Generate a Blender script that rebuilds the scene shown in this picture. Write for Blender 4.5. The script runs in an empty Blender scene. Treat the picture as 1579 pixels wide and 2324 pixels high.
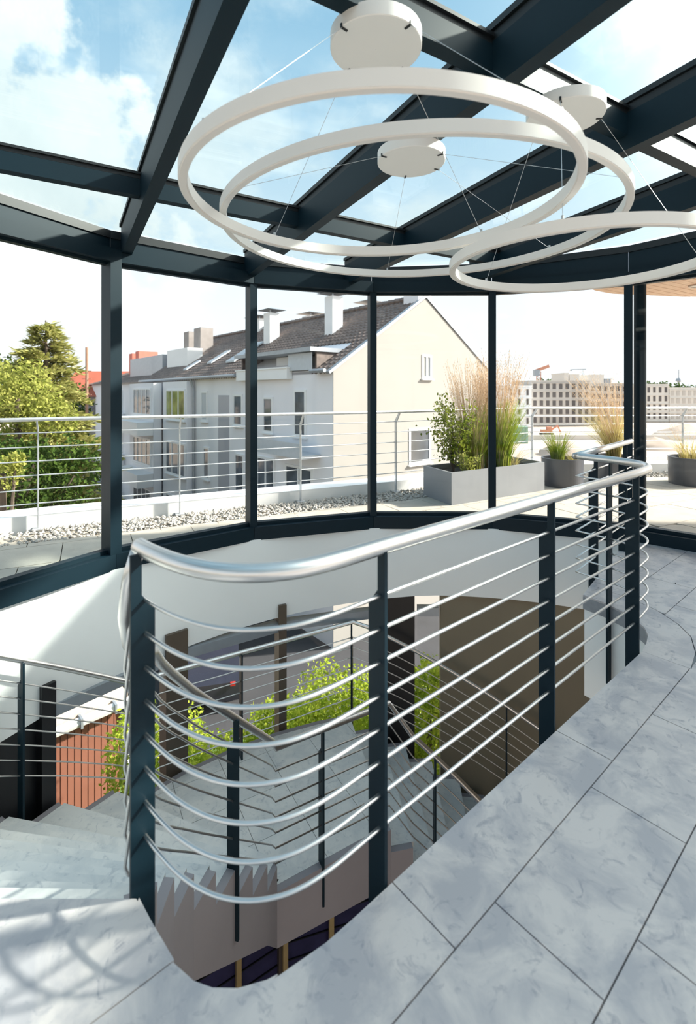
import bpy, bmesh, math, random
from mathutils import Vector, noise as mnoise

R = math.radians
PI = math.pi
scene = bpy.context.scene
COL = scene.collection
random.seed(11)

# ------------------------------------------------------------------ camera
F_PX, W_PX, H_PX = 1110.0, 1579.0, 2324.0
PITCH = R(0.0)
cam = bpy.data.cameras.new('camera')
cam.sensor_fit = 'AUTO'
cam.sensor_width = 36.0
cam.lens = F_PX / H_PX * 36.0
cam.shift_y = -(1162.0 - 890.0) / H_PX
cam.clip_start = 0.05
cam.clip_end = 3000
cam.dof.use_dof = True
cam.dof.focus_distance = 3.6
cam.dof.aperture_fstop = 2.4
co = bpy.data.objects.new('camera', cam)
COL.objects.link(co)
co.location = (0, 0, 1.45)
co.rotation_euler = (PI / 2 - PITCH, 0, 0)
scene.camera = co

# ------------------------------------------------------------------ sky
SUN_AZ, SUN_EL = R(80), R(31)
SUN_DIR = Vector((math.sin(SUN_AZ) * math.cos(SUN_EL), math.cos(SUN_AZ) * math.cos(SUN_EL), math.sin(SUN_EL)))
world = bpy.data.worlds.new('sky')
scene.world = world
world.use_nodes = True
wt = world.node_tree
wt.nodes.clear()


def WN(kind, **kw):
    n = wt.nodes.new(kind)
    for k, v in kw.items():
        setattr(n, k, v)
    return n


def WM(op, a, b=None, c=None, clamp=False):
    n = wt.nodes.new('ShaderNodeMath')
    n.operation = op
    n.use_clamp = clamp
    for i, x in enumerate((a, b, c)):
        if x is None:
            continue
        if isinstance(x, (int, float)):
            n.inputs[i].default_value = x
        else:
            wt.links.new(x, n.inputs[i])
    return n.outputs[0]


def WMIX(f, a, b):
    n = wt.nodes.new('ShaderNodeMix')
    n.data_type = 'RGBA'
    for s, x in ((n.inputs[0], f), (n.inputs[6], a), (n.inputs[7], b)):
        if isinstance(x, (int, float)):
            s.default_value = x
        elif isinstance(x, tuple):
            s.default_value = x + (1,)
        else:
            wt.links.new(x, s)
    return n.outputs[2]


def WDOT(vec, d):
    n = wt.nodes.new('ShaderNodeVectorMath')
    n.operation = 'DOT_PRODUCT'
    wt.links.new(vec, n.inputs[0])
    n.inputs[1].default_value = d
    return n.outputs['Value']


def WRANGE(x, a, b):
    n = wt.nodes.new('ShaderNodeMapRange')
    n.interpolation_type = 'SMOOTHSTEP'
    wt.links.new(x, n.inputs[0])
    n.inputs[1].default_value = a
    n.inputs[2].default_value = b
    return n.outputs[0]


tc = WN('ShaderNodeTexCoord')
DIR = tc.outputs['Generated']
sep = WN('ShaderNodeSeparateXYZ')
wt.links.new(DIR, sep.inputs[0])
zz = WM('MAXIMUM', sep.outputs[2], 0.0)
grad = WRANGE(zz, 0.0, 0.68)
sky = WMIX(grad, (0.365, 0.395, 0.415), (0.116, 0.197, 0.268))
# clouds: noise on the cloud plane
den = WM('ADD', zz, 0.28)
px = WM('DIVIDE', sep.outputs[0], den)
py = WM('DIVIDE', sep.outputs[1], den)
cmb = WN('ShaderNodeCombineXYZ')
wt.links.new(px, cmb.inputs[0])
wt.links.new(py, cmb.inputs[1])
cmb.inputs[2].default_value = 3.7
nz = WN('ShaderNodeTexNoise')
nz.inputs['Scale'].default_value = 1.9
nz.inputs['Detail'].default_value = 9
nz.inputs['Roughness'].default_value = 0.58
wt.links.new(cmb.outputs[0], nz.inputs['Vector'])
cl = WRANGE(nz.outputs['Fac'], 0.47, 0.66)
cl = WM('MULTIPLY', cl, 0.75)
# one tall cumulus bank low in the west
nz2 = WN('ShaderNodeTexNoise')
nz2.inputs['Scale'].default_value = 5.5
nz2.inputs['Detail'].default_value = 8
nz2.inputs['Roughness'].default_value = 0.55
wt.links.new(DIR, nz2.inputs['Vector'])
cd = WDOT(DIR, Vector((-0.66, 0.74, 0.28)).normalized()[:])
bank = WM('ADD', cd, WM('MULTIPLY', WM('SUBTRACT', nz2.outputs['Fac'], 0.5), 0.26))
bank = WRANGE(bank, 0.924, 0.944)
cl = WM('MAXIMUM', cl, bank)
haze = WM('SUBTRACT', 1.0, WRANGE(zz, 0.0, 0.30))
cl = WM('MAXIMUM', cl, WM('MULTIPLY', haze, 0.55))
cshade = WRANGE(nz2.outputs['Fac'], 0.30, 0.62)
ccol = WMIX(cshade, (0.305, 0.33, 0.335), (0.37, 0.38, 0.375))
sky = WMIX(cl, sky, ccol)
sd = WDOT(DIR, SUN_DIR[:])
glow = WM('POWER', WM('MAXIMUM', sd, 0.0), 9.0)
sky = WMIX(glow, sky, (2.6, 2.5, 2.3))
bg = WN('ShaderNodeBackground')
wt.links.new(sky, bg.inputs[0])
bg.inputs[1].default_value = 1.0
wo = WN('ShaderNodeOutputWorld')
wt.links.new(bg.outputs[0], wo.inputs[0])

# ------------------------------------------------------------------ sun
sl = bpy.data.lights.new('sun', 'SUN')
sl.energy = 3.9
sl.angle = R(2.2)
sl.color = (1.0, 0.93, 0.82)
so = bpy.data.objects.new('sun', sl)
COL.objects.link(so)
so.rotation_euler = (-SUN_DIR).to_track_quat('-Z', 'Y').to_euler()

# ------------------------------------------------------------------ exposure
scene.view_settings.view_transform = 'Standard'
scene.view_settings.look = 'None'
scene.view_settings.exposure = 1.68
scene.view_settings.gamma = 1.0
scene.view_settings.use_curve_mapping = False
scene.cycles.transparent_max_bounces = 24
scene.cycles.max_bounces = 10
scene.cycles.caustics_reflective = False
scene.cycles.caustics_refractive = False


# ------------------------------------------------------------------ materials
def new_mat(name):
    m = bpy.data.materials.new(name)
    m.use_nodes = True
    return m, m.node_tree, m.node_tree.nodes['Principled BSDF']


def mat(name, col, rough=0.6, metal=0.0, var=0.12, scale=6.0, bump=0.0, bscale=60.0, spec=0.5, detail=4.0, stretch=None):
    """Principled material whose colour wanders a little with noise."""
    m, nt, b = new_mat(name)
    b.inputs['Roughness'].default_value = rough
    b.inputs['Metallic'].default_value = metal
    b.inputs['Specular IOR Level'].default_value = spec
    t = nt.nodes.new('ShaderNodeTexCoord')
    vec = t.outputs['Object']
    if stretch:
        mp = nt.nodes.new('ShaderNodeMapping')
        mp.inputs['Scale'].default_value = stretch
        nt.links.new(vec, mp.inputs[0])
        vec = mp.outputs[0]
    n = nt.nodes.new('ShaderNodeTexNoise')
    n.inputs['Scale'].default_value = scale
    n.inputs['Detail'].default_value = detail
    nt.links.new(vec, n.inputs['Vector'])
    r = nt.nodes.new('ShaderNodeValToRGB')
    r.color_ramp.elements[0].position = 0.3
    r.color_ramp.elements[1].position = 0.7
    r.color_ramp.elements[0].color = tuple(c * (1 - var) for c in col) + (1,)
    r.color_ramp.elements[1].color = tuple(min(1, c * (1 + var)) for c in col) + (1,)
    nt.links.new(n.outputs['Fac'], r.inputs[0])
    nt.links.new(r.outputs[0], b.inputs['Base Color'])
    if bump:
        n2 = nt.nodes.new('ShaderNodeTexNoise')
        n2.inputs['Scale'].default_value = bscale
        nt.links.new(vec, n2.inputs['Vector'])
        bp = nt.nodes.new('ShaderNodeBump')
        bp.inputs['Strength'].default_value = bump
        bp.inputs['Distance'].default_value = 0.01
        nt.links.new(n2.outputs['Fac'], bp.inputs['Height'])
        nt.links.new(bp.outputs[0], b.inputs['Normal'])
    return m


def stone_mat(name, light, mid, dark):
    """Pale bluish limestone: cloudy patches, small dark flecks, faint veins."""
    m, nt, b = new_mat(name)
    b.inputs['Roughness'].default_value = 0.42
    t = nt.nodes.new('ShaderNodeTexCoord')
    n1 = nt.nodes.new('ShaderNodeTexNoise')
    n1.inputs['Scale'].default_value = 4.5
    n1.inputs['Detail'].default_value = 10
    n1.inputs['Roughness'].default_value = 0.62
    n1.inputs['Distortion'].default_value = 0.6
    n2 = nt.nodes.new('ShaderNodeTexNoise')
    n2.inputs['Scale'].default_value = 17
    n2.inputs['Detail'].default_value = 8
    n2.inputs['Roughness'].default_value = 0.6
    n2.inputs['Distortion'].default_value = 1.2
    for n in (n1, n2):
        nt.links.new(t.outputs['Object'], n.inputs['Vector'])
    r1 = nt.nodes.new('ShaderNodeValToRGB')
    r1.color_ramp.elements[0].position = 0.40
    r1.color_ramp.elements[0].color = mid + (1,)
    r1.color_ramp.elements[1].position = 0.57
    r1.color_ramp.elements[1].color = light + (1,)
    nt.links.new(n1.outputs['Fac'], r1.inputs[0])
    r2 = nt.nodes.new('ShaderNodeValToRGB')
    r2.color_ramp.elements[0].position = 0.56
    r2.color_ramp.elements[0].color = (0, 0, 0, 1)
    r2.color_ramp.elements[1].position = 0.74
    r2.color_ramp.elements[1].color = (0.8, 0.8, 0.8, 1)
    nt.links.new(n2.outputs['Fac'], r2.inputs[0])
    mx = nt.nodes.new('ShaderNodeMix')
    mx.data_type = 'RGBA'
    nt.links.new(r2.outputs[0], mx.inputs[0])
    nt.links.new(r1.outputs[0], mx.inputs[6])
    mx.inputs[7].default_value = dark + (1,)
    nt.links.new(mx.outputs[2], b.inputs['Base Color'])
    return m


def glass_mat(name, tint, refl=1.0):
    m = bpy.data.materials.new(name)
    m.use_nodes = True
    nt = m.node_tree
    nt.nodes.clear()
    tr = nt.nodes.new('ShaderNodeBsdfTransparent')
    gl = nt.nodes.new('ShaderNodeBsdfGlossy')
    gl.inputs['Roughness'].default_value = 0.01
    lw = nt.nodes.new('ShaderNodeLayerWeight')
    lw.inputs['Blend'].default_value = 0.5
    pw = nt.nodes.new('ShaderNodeMath')
    pw.operation = 'POWER'
    nt.links.new(lw.outputs['Facing'], pw.inputs[0])
    pw.inputs[1].default_value = 5.0
    fr = nt.nodes.new('ShaderNodeMath')
    fr.operation = 'MULTIPLY_ADD'
    nt.links.new(pw.outputs[0], fr.inputs[0])
    fr.inputs[1].default_value = 0.9
    fr.inputs[2].default_value = 0.03
    # faint smears on the pane change only the tint
    t = nt.nodes.new('ShaderNodeTexCoord')
    n = nt.nodes.new('ShaderNodeTexNoise')
    n.inputs['Scale'].default_value = 2.5
    n.inputs['Detail'].default_value = 5
    nt.links.new(t.outputs['Object'], n.inputs['Vector'])
    cr = nt.nodes.new('ShaderNodeValToRGB')
    cr.color_ramp.elements[0].color = tuple(c * 0.985 for c in tint) + (1,)
    cr.color_ramp.elements[1].color = tint + (1,)
    nt.links.new(n.outputs['Fac'], cr.inputs[0])
    nt.links.new(cr.outputs[0], tr.inputs[0])
    mm = nt.nodes.new('ShaderNodeMath')
    mm.operation = 'MULTIPLY'
    mm.inputs[1].default_value = refl
    nt.links.new(fr.outputs[0], mm.inputs[0])
    mx = nt.nodes.new('ShaderNodeMixShader')
    nt.links.new(mm.outputs[0], mx.inputs[0])
    nt.links.new(tr.outputs[0], mx.inputs[1])
    nt.links.new(gl.outputs[0], mx.inputs[2])
    o = nt.nodes.new('ShaderNodeOutputMaterial')
    nt.links.new(mx.outputs[0], o.inputs[0])
    return m


def leaf_mat(name, a, b_, trans=0.35):
    m = bpy.data.materials.new(name)
    m.use_nodes = True
    nt = m.node_tree
    nt.nodes.clear()
    t = nt.nodes.new('ShaderNodeTexCoord')
    n = nt.nodes.new('ShaderNodeTexNoise')
    n.inputs['Scale'].default_value = 7
    n.inputs['Detail'].default_value = 5
    nt.links.new(t.outputs['Object'], n.inputs['Vector'])
    cr = nt.nodes.new('ShaderNodeValToRGB')
    cr.color_ramp.elements[0].position = 0.35
    cr.color_ramp.elements[1].position = 0.65
    cr.color_ramp.elements[0].color = a + (1,)
    cr.color_ramp.elements[1].color = b_ + (1,)
    nt.links.new(n.outputs['Fac'], cr.inputs[0])
    d = nt.nodes.new('ShaderNodeBsdfDiffuse')
    tl = nt.nodes.new('ShaderNodeBsdfTranslucent')
    nt.links.new(cr.outputs[0], d.inputs[0])
    nt.links.new(cr.outputs[0], tl.inputs[0])
    mx = nt.nodes.new('ShaderNodeMixShader')
    mx.inputs[0].default_value = trans
    nt.links.new(d.outputs[0], mx.inputs[1])
    nt.links.new(tl.outputs[0], mx.inputs[2])
    o = nt.nodes.new('ShaderNodeOutputMaterial')
    nt.links.new(mx.outputs[0], o.inputs[0])
    return m


def wood_mat(name, a, b_):
    m, nt, b = new_mat(name)
    b.inputs['Roughness'].default_value = 0.5
    t = nt.nodes.new('ShaderNodeTexCoord')
    mp = nt.nodes.new('ShaderNodeMapping')
    mp.inputs['Rotation'].default_value = (0, 0, R(31))
    mp.inputs['Scale'].default_value = (14, 0.8, 14)
    nt.links.new(t.outputs['Object'], mp.inputs[0])
    n = nt.nodes.new('ShaderNodeTexNoise')
    n.inputs['Scale'].default_value = 2.2
    n.inputs['Detail'].default_value = 7
    nt.links.new(mp.outputs[0], n.inputs['Vector'])
    cr = nt.nodes.new('ShaderNodeValToRGB')
    cr.color_ramp.elements[0].position = 0.3
    cr.color_ramp.elements[1].position = 0.7
    cr.color_ramp.elements[0].color = a + (1,)
    cr.color_ramp.elements[1].color = b_ + (1,)
    nt.links.new(n.outputs['Fac'], cr.inputs[0])
    nt.links.new(cr.outputs[0], b.inputs['Base Color'])
    return m


M = {}
M['steel_paint'] = mat('dark_petrol_paint', (0.004, 0.016, 0.025), 0.5, 0.0, 0.06, 3, spec=0.22)
M['gasket'] = mat('black_rubber', (0.006, 0.008, 0.010), 0.5, 0, 0.1, 8)
M['inox'] = mat('brushed_stainless', (0.72, 0.71, 0.70), 0.33, 1.0, 0.015, 30)
M['galv'] = mat('galvanised_steel', (0.60, 0.62, 0.64), 0.42, 0.6, 0.10, 18)
M['white_wall'] = mat('white_plaster', (0.90, 0.91, 0.90), 0.7, 0, 0.015, 2)
M['white_paint'] = mat('white_lamp_paint', (0.88, 0.86, 0.83), 0.5, 0, 0.015, 3)
M['opal'] = mat('opal_diffuser', (0.82, 0.78, 0.74), 0.6, 0, 0.02, 3)
M['stone'] = stone_mat('pale_limestone', (0.64, 0.585, 0.565), (0.435, 0.415, 0.435), (0.22, 0.225, 0.275))
M['stone_stair'] = stone_mat('stair_limestone', (0.74, 0.72, 0.69), (0.62, 0.62, 0.61), (0.38, 0.40, 0.43))
M['grout'] = mat('grey_grout', (0.30, 0.31, 0.33), 0.9, 0, 0.1, 20)
M['concrete'] = mat('warm_board_concrete', (0.22, 0.185, 0.13), 0.75, 0, 0.09, 1.6, 0.15, 30, stretch=(1, 1, 0.5))
M['stringer'] = mat('plastered_stringer', (0.30, 0.275, 0.29), 0.75, 0, 0.04, 3)
M['black_panel'] = mat('black_panel', (0.008, 0.008, 0.010), 0.45, 0, 0.1, 4)
M['brown_panel'] = mat('brown_column_cladding', (0.10, 0.075, 0.055), 0.5, 0, 0.06, 4)
M['glass'] = glass_mat('clear_glass', (0.975, 0.985, 0.985), 0.35)
M['roof_glass'] = glass_mat('green_tinted_roof_glass', (0.93, 0.985, 0.985), 0.5)
M['dark_glass'] = mat('dark_window_glass', (0.035, 0.045, 0.06), 0.08, 0, 0.3, 3)
M['purple_glass'] = mat('night_blue_glazing', (0.045, 0.04, 0.10), 0.12, 0, 0.3, 3)
M['brass'] = mat('brass_strip', (0.62, 0.44, 0.20), 0.4, 0.3, 0.1, 8)
M['wood'] = wood_mat('larch_soffit', (0.72, 0.42, 0.26), (0.88, 0.60, 0.40))
M['paver'] = mat('terrace_paver', (0.43, 0.39, 0.33), 0.85, 0, 0.08, 5, 0.2, 40)
M['pebble'] = mat('river_pebbles', (0.42, 0.39, 0.35), 0.8, 0, 0.35, 14)
M['parapet'] = mat('white_parapet_sheet', (0.82, 0.83, 0.83), 0.55, 0, 0.03, 2)
M['planter'] = mat('grey_fibre_planter', (0.23, 0.245, 0.265), 0.4, 0, 0.06, 3)
M['planter_dark'] = mat('dark_grey_fibre_planter', (0.085, 0.09, 0.105), 0.35, 0, 0.06, 3)
M['soil'] = mat('dark_soil', (0.05, 0.04, 0.03), 0.95, 0, 0.4, 30)
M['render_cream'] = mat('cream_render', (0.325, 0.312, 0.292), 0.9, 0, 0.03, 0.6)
M['render_white'] = mat('white_render', (0.80, 0.80, 0.83), 0.9, 0, 0.03, 0.6)
M['render_grey'] = mat('mauve_grey_render', (0.42, 0.42, 0.46), 0.9, 0, 0.03, 0.6)
M['roof_tile'] = mat('brown_roof_tile', (0.15, 0.115, 0.10), 0.55, 0, 0.35, 5)
M['zinc'] = mat('zinc_sheet', (0.34, 0.37, 0.41), 0.4, 0.4, 0.08, 5)
M['win_white'] = mat('white_window_frame', (0.80, 0.81, 0.82), 0.5, 0, 0.02, 3)
M['win_pane'] = mat('house_window_pane', (0.10, 0.12, 0.15), 0.06, 0, 0.5, 1.5)
M['win_green'] = mat('green_reflecting_pane', (0.30, 0.33, 0.08), 0.1, 0, 0.5, 1.5)
M['blind'] = mat('closed_grey_blind', (0.50, 0.54, 0.58), 0.6, 0, 0.05, 8)
M['chim_grey'] = mat('fibre_chimney_cladding', (0.30, 0.27, 0.255), 0.8, 0, 0.08, 3)
M['chim_red'] = mat('red_chimney_cladding', (0.62, 0.17, 0.12), 0.75, 0, 0.06, 3)
M['site_conc'] = mat('raw_concrete', (0.50, 0.47, 0.44), 0.9, 0, 0.08, 0.2)
M['site_pale'] = mat('pale_facade', (0.68, 0.65, 0.61), 0.9, 0, 0.05, 0.2)
M['site_open'] = mat('dark_openings', (0.10, 0.09, 0.09), 0.8, 0, 0.2, 0.4)
M['earth'] = mat('bare_earth', (0.46, 0.37, 0.30), 0.95, 0, 0.22, 0.05, detail=8)
M['road'] = mat('pale_road', (0.60, 0.57, 0.53), 0.95, 0, 0.05, 0.3)
M['asphalt'] = mat('dark_asphalt', (0.045, 0.045, 0.05), 0.9, 0, 0.12, 1.0)
M['lawn'] = mat('lawn_green', (0.09, 0.16, 0.03), 0.95, 0, 0.3, 2.0)
M['crane'] = mat('orange_crane_paint', (0.62, 0.27, 0.17), 0.6, 0, 0.08, 1)
M['brick_red'] = mat('red_brown_cladding', (0.23, 0.088, 0.055), 0.75, 0, 0.08, 2)
M['gravel_roof'] = mat('beige_gravel_roof', (0.55, 0.46, 0.38), 0.95, 0, 0.12, 12, 0.4, 60)
M['leaf_hedge'] = leaf_mat('hedge_leaves', (0.24, 0.36, 0.03), (0.60, 0.66, 0.10), 0.45)
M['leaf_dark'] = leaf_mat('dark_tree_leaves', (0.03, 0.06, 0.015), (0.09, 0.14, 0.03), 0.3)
M['leaf_yellow'] = leaf_mat('yellow_green_leaves', (0.20, 0.24, 0.04), (0.48, 0.48, 0.14), 0.4)
M['leaf_conifer'] = leaf_mat('conifer_needles', (0.26, 0.29, 0.08), (0.56, 0.52, 0.22), 0.3)
M['leaf_shrub'] = leaf_mat('shrub_leaves', (0.08, 0.13, 0.02), (0.30, 0.34, 0.05), 0.35)
M['blade'] = leaf_mat('grass_blades', (0.13, 0.22, 0.02), (0.40, 0.44, 0.08), 0.35)
M['straw'] = leaf_mat('dry_grass_plumes', (0.48, 0.33, 0.20), (0.68, 0.52, 0.36), 0.35)
M['straw_low'] = leaf_mat('dry_grass_stems', (0.44, 0.38, 0.14), (0.60, 0.52, 0.24), 0.35)
M['bark'] = mat('grey_brown_bark', (0.10, 0.075, 0.055), 0.9, 0, 0.25, 6, 0.5, 20)
M['car_body'] = mat('car_paint_dark', (0.03, 0.03, 0.045), 0.25, 0.2, 0.1, 2)
M['car_light'] = mat('red_tail_light', (0.6, 0.03, 0.02), 0.3, 0, 0.1, 4)
M['car_glass'] = mat('car_glass', (0.02, 0.025, 0.03), 0.1, 0, 0.2, 3)
M['tyre'] = mat('tyre_rubber', (0.012, 0.012, 0.012), 0.8, 0, 0.1, 10)
M['container_green'] = mat('green_container', (0.22, 0.36, 0.28), 0.6, 0, 0.1, 1)
M['roof_red'] = mat('red_roof', (0.45, 0.12, 0.07), 0.8, 0, 0.1, 1)
M['rust'] = mat('rusty_mast', (0.40, 0.22, 0.15), 0.8, 0, 0.1, 3)
M['spot'] = mat('downlight_trim', (0.62, 0.52, 0.45), 0.5, 0.1, 0.05, 10)


# ------------------------------------------------------------------ mesh helpers
class MB:
    def __init__(self):
        self.v, self.f = [], []

    def add(self, vs, fs):
        o = len(self.v)
        self.v += [tuple(x) for x in vs]
        self.f += [tuple(i + o for i in f) for f in fs]
        return self

    def frame_box(self, c, ax, ay, az, hx, hy, hz):
        c, ax, ay, az = Vector(c), Vector(ax), Vector(ay), Vector(az)
        vs = [c + ax * (sx * hx) + ay * (sy * hy) + az * (sz * hz) for sx in (-1, 1) for sy in (-1, 1) for sz in (-1, 1)]
        fs = [(0, 1, 3, 2), (4, 6, 7, 5), (0, 4, 5, 1), (2, 3, 7, 6), (0, 2, 6, 4), (1, 5, 7, 3)]
        return self.add(vs, fs)

    def box(self, x0, x1, y0, y1, z0, z1):
        return self.frame_box(((x0 + x1) / 2, (y0 + y1) / 2, (z0 + z1) / 2), (1, 0, 0), (0, 1, 0), (0, 0, 1), abs(x1 - x0) / 2, abs(y1 - y0) / 2, abs(z1 - z0) / 2)

    def abox(self, x, y, z0, z1, az, hw, hd):
        """Box with plan centre x, y; width along azimuth az, depth across it."""
        a = Vector((math.sin(az), math.cos(az), 0))
        b = Vector((math.cos(az), -math.sin(az), 0))
        return self.frame_box((x, y, (z0 + z1) / 2), a, b, (0, 0, 1), hw, hd, (z1 - z0) / 2)

    def beam(self, p, q, w, h, up=(0, 0, 1)):
        """Rectangular bar from p to q, w wide, h high, centred on its axis."""
        p, q = Vector(p), Vector(q)
        t = (q - p).normalized()
        s = t.cross(Vector(up)).normalized()
        u = s.cross(t).normalized()
        return self.frame_box((p + q) / 2, t, s, u, (q - p).length / 2, w / 2, h / 2)

    def prism(self, poly, z0, z1):
        n = len(poly)
        a = sum(poly[i][0] * poly[(i + 1) % n][1] - poly[(i + 1) % n][0] * poly[i][1] for i in range(n))
        if a < 0:
            poly = poly[::-1]
        zf0 = z0 if callable(z0) else (lambda x, y: z0)
        zf1 = z1 if callable(z1) else (lambda x, y: z1)
        vs = [(x, y, zf0(x, y)) for x, y in poly] + [(x, y, zf1(x, y)) for x, y in poly]
        fs = [tuple(range(n - 1, -1, -1)), tuple(range(n, 2 * n))] + [(i, (i + 1) % n, n + (i + 1) % n, n + i) for i in range(n)]
        return self.add(vs, fs)

    def sheet(self, pts, thick, nrm):
        """Planar polygon given thickness along nrm."""
        n = len(pts)
        nv = Vector(nrm) * thick
        vs = [Vector(p) for p in pts] + [Vector(p) + nv for p in pts]
        fs = [tuple(range(n - 1, -1, -1)), tuple(range(n, 2 * n))] + [(i, (i + 1) % n, n + (i + 1) % n, n + i) for i in range(n)]
        return self.add(vs, fs)

    def tube(self, path, r, n=8, cap=True, closed=False):
        P = [Vector(p) for p in path]
        m = len(P)
        tang = []
        for i in range(m):
            if closed:
                a, b = P[i - 1], P[(i + 1) % m]
            else:
                a, b = P[max(i - 1, 0)], P[min(i + 1, m - 1)]
            tang.append((b - a).normalized())
        t0 = tang[0]
        ref = Vector((0, 0, 1)) if abs(t0.z) < 0.9 else Vector((1, 0, 0))
        u = t0.cross(ref).normalized()
        vs, fs = [], []
        for i in range(m):
            t = tang[i]
            u = (u - t * u.dot(t)).normalized()
            w = t.cross(u)
            rr = r[i] if isinstance(r, (list, tuple)) else r
            k = 1.0
            if 0 < i < m - 1 and not closed:
                d = (P[i] - P[i - 1]).normalized().dot(t)
                k = min(1.6, 1 / max(d, 0.5))
            for j in range(n):
                a = 2 * PI * j / n
                vs.append(P[i] + (u * math.cos(a) + w * math.sin(a)) * rr * (1 + (k - 1) * 0.5))
        rng = m if closed else m - 1
        for i in range(rng):
            for j in range(n):
                a, b = i * n + j, i * n + (j + 1) % n
                c, d = ((i + 1) % m) * n + (j + 1) % n, ((i + 1) % m) * n + j
                fs.append((a, b, c, d))
        if cap and not closed:
            fs.append(tuple(range(n - 1, -1, -1)))
            fs.append(tuple((m - 1) * n + j for j in range(n)))
        return self.add(vs, fs)

    def lathe(self, c, prof, n=48, a0=0.0, a1=2 * PI, closed_prof=True):
        """Profile [(r, z)] turned about the vertical axis through c."""
        full = abs(a1 - a0 - 2 * PI) < 1e-6
        cnt = n if full else n + 1
        k = len(prof)
        vs, fs = [], []
        for i in range(cnt):
            a = a0 + (a1 - a0) * i / n
            for r, z in prof:
                vs.append((c[0] + r * math.sin(a), c[1] + r * math.cos(a), c[2] + z))
        for i in range(n):
            i2 = (i + 1) % cnt
            for j in range(k if closed_prof else k - 1):
                j2 = (j + 1) % k
                fs.append((i * k + j, i * k + j2, i2 * k + j2, i2 * k + j))
        if not full and closed_prof:
            fs.append(tuple(range(k)))
            fs.append(tuple((cnt - 1) * k + j for j in range(k - 1, -1, -1)))
        return self.add(vs, fs)

    def disc(self, c, r, h, n=40):
        return self.prism([(c[0] + r * math.cos(2 * PI * i / n), c[1] + r * math.sin(2 * PI * i / n)) for i in range(n)], c[2], c[2] + h)


BASE = {}


def wloc(o):
    v = Vector((0, 0, 0))
    while o is not None:
        v += o.location
        o = o.parent
    return v


def obj(name, mb, material, parent=None, smooth=False, kind=None, loc=None):
    me = bpy.data.meshes.new(name)
    off = wloc(parent) if parent else Vector(loc or (0, 0, 0))
    me.from_pydata([(x - off.x, y - off.y, z - off.z) for x, y, z in mb.v], [], mb.f)
    me.update()
    bm = bmesh.new()
    bm.from_mesh(me)
    bmesh.ops.recalc_face_normals(bm, faces=bm.faces)
    bm.to_mesh(me)
    bm.free()
    if smooth:
        me.polygons.foreach_set('use_smooth', [True] * len(me.polygons))
        if smooth != 'all':
            me.set_sharp_from_angle(angle=R(40))
    me.materials.append(material)
    o = bpy.data.objects.new(name, me)
    COL.objects.link(o)
    if parent:
        o.parent = parent
    elif loc:
        o.location = loc
    if kind:
        o['kind'] = kind
    return o


def raw(name, verts, faces, material, parent=None, kind=None):
    """Fast path for foliage: no normal clean-up."""
    off = wloc(parent) if parent else Vector((0, 0, 0))
    me = bpy.data.meshes.new(name)
    me.from_pydata([(v[0] - off.x, v[1] - off.y, v[2] - off.z) for v in verts], [], faces)
    me.materials.append(material)
    o = bpy.data.objects.new(name, me)
    COL.objects.link(o)
    if parent:
        o.parent = parent
    if kind:
        o['kind'] = kind
    return o


def empty(name, loc, kind=None):
    o = bpy.data.objects.new(name, None)
    o.empty_display_size = 0.1
    COL.objects.link(o)
    o.location = loc
    if kind:
        o['kind'] = kind
    return o


def thing(name, label, cat, loc=(0, 0, 0), group=None):
    o = empty(name, loc)
    return tag(o, label, cat, group)


def tag(o, label, cat, group=None):
    o['label'] = label
    o['category'] = cat
    if group:
        o['group'] = group
    return o


# ---- plan helpers -------------------------------------------------
def clip_half(poly, p, n):
    """Keep the side of the line through p where (q - p).n <= 0."""
    out = []
    m = len(poly)
    for i in range(m):
        a, b = poly[i], poly[(i + 1) % m]
        da = (a[0] - p[0]) * n[0] + (a[1] - p[1]) * n[1]
        db = (b[0] - p[0]) * n[0] + (b[1] - p[1]) * n[1]
        if da <= 1e-9:
            out.append(a)
        if (da < -1e-9 and db > 1e-9) or (da > 1e-9 and db < -1e-9):
            t = da / (da - db)
            out.append((a[0] + t * (b[0] - a[0]), a[1] + t * (b[1] - a[1])))
    return out


def area(poly):
    n = len(poly)
    return abs(sum(poly[i][0] * poly[(i + 1) % n][1] - poly[(i + 1) % n][0] * poly[i][1] for i in range(n))) / 2 if n > 2 else 0


def edges_out(conv):
    n = len(conv)
    cx, cy = sum(p[0] for p in conv) / n, sum(p[1] for p in conv) / n
    res = []
    for i in range(n):
        a, b = conv[i], conv[(i + 1) % n]
        nx, ny = b[1] - a[1], -(b[0] - a[0])
        if (cx - a[0]) * nx + (cy - a[1]) * ny > 0:
            nx, ny = -nx, -ny
        res.append((a, (nx, ny)))
    return res


def inside(poly, conv):
    for p, n in edges_out(conv):
        poly = clip_half(poly, p, n)
        if len(poly) < 3:
            return []
    return poly


def outside(polys, conv):
    res = []
    for poly in polys:
        rest = poly
        for p, n in edges_out(conv):
            o = clip_half(rest, p, (-n[0], -n[1]))
            if area(o) > 1e-5:
                res.append(o)
            rest = clip_half(rest, p, n)
            if area(rest) < 1e-6:
                break
    return res


# ------------------------------------------------------------------ shared dimensions
CX, CY, RG = 0.85, 1.64, 3.77            # centre and radius of the glazed rotunda


def PZ(az, r):
    a = R(az)
    return (CX + r * math.sin(a), CY + r * math.cos(a))


POSTS = [PZ(a, RG) for a in range(-109, 252, 20)]      # corner posts of the glazing
POLY18 = [PZ(-109 + 20 * k, RG) for k in range(18)]
UA = R(-31)                                            # direction the roof beams run outward
UX, UY = math.sin(UA), math.cos(UA)
WX, WY = math.cos(UA), -math.sin(UA)


def UW(u, w):
    return (u * UX + w * WX, u * UY + w * WY)


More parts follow.
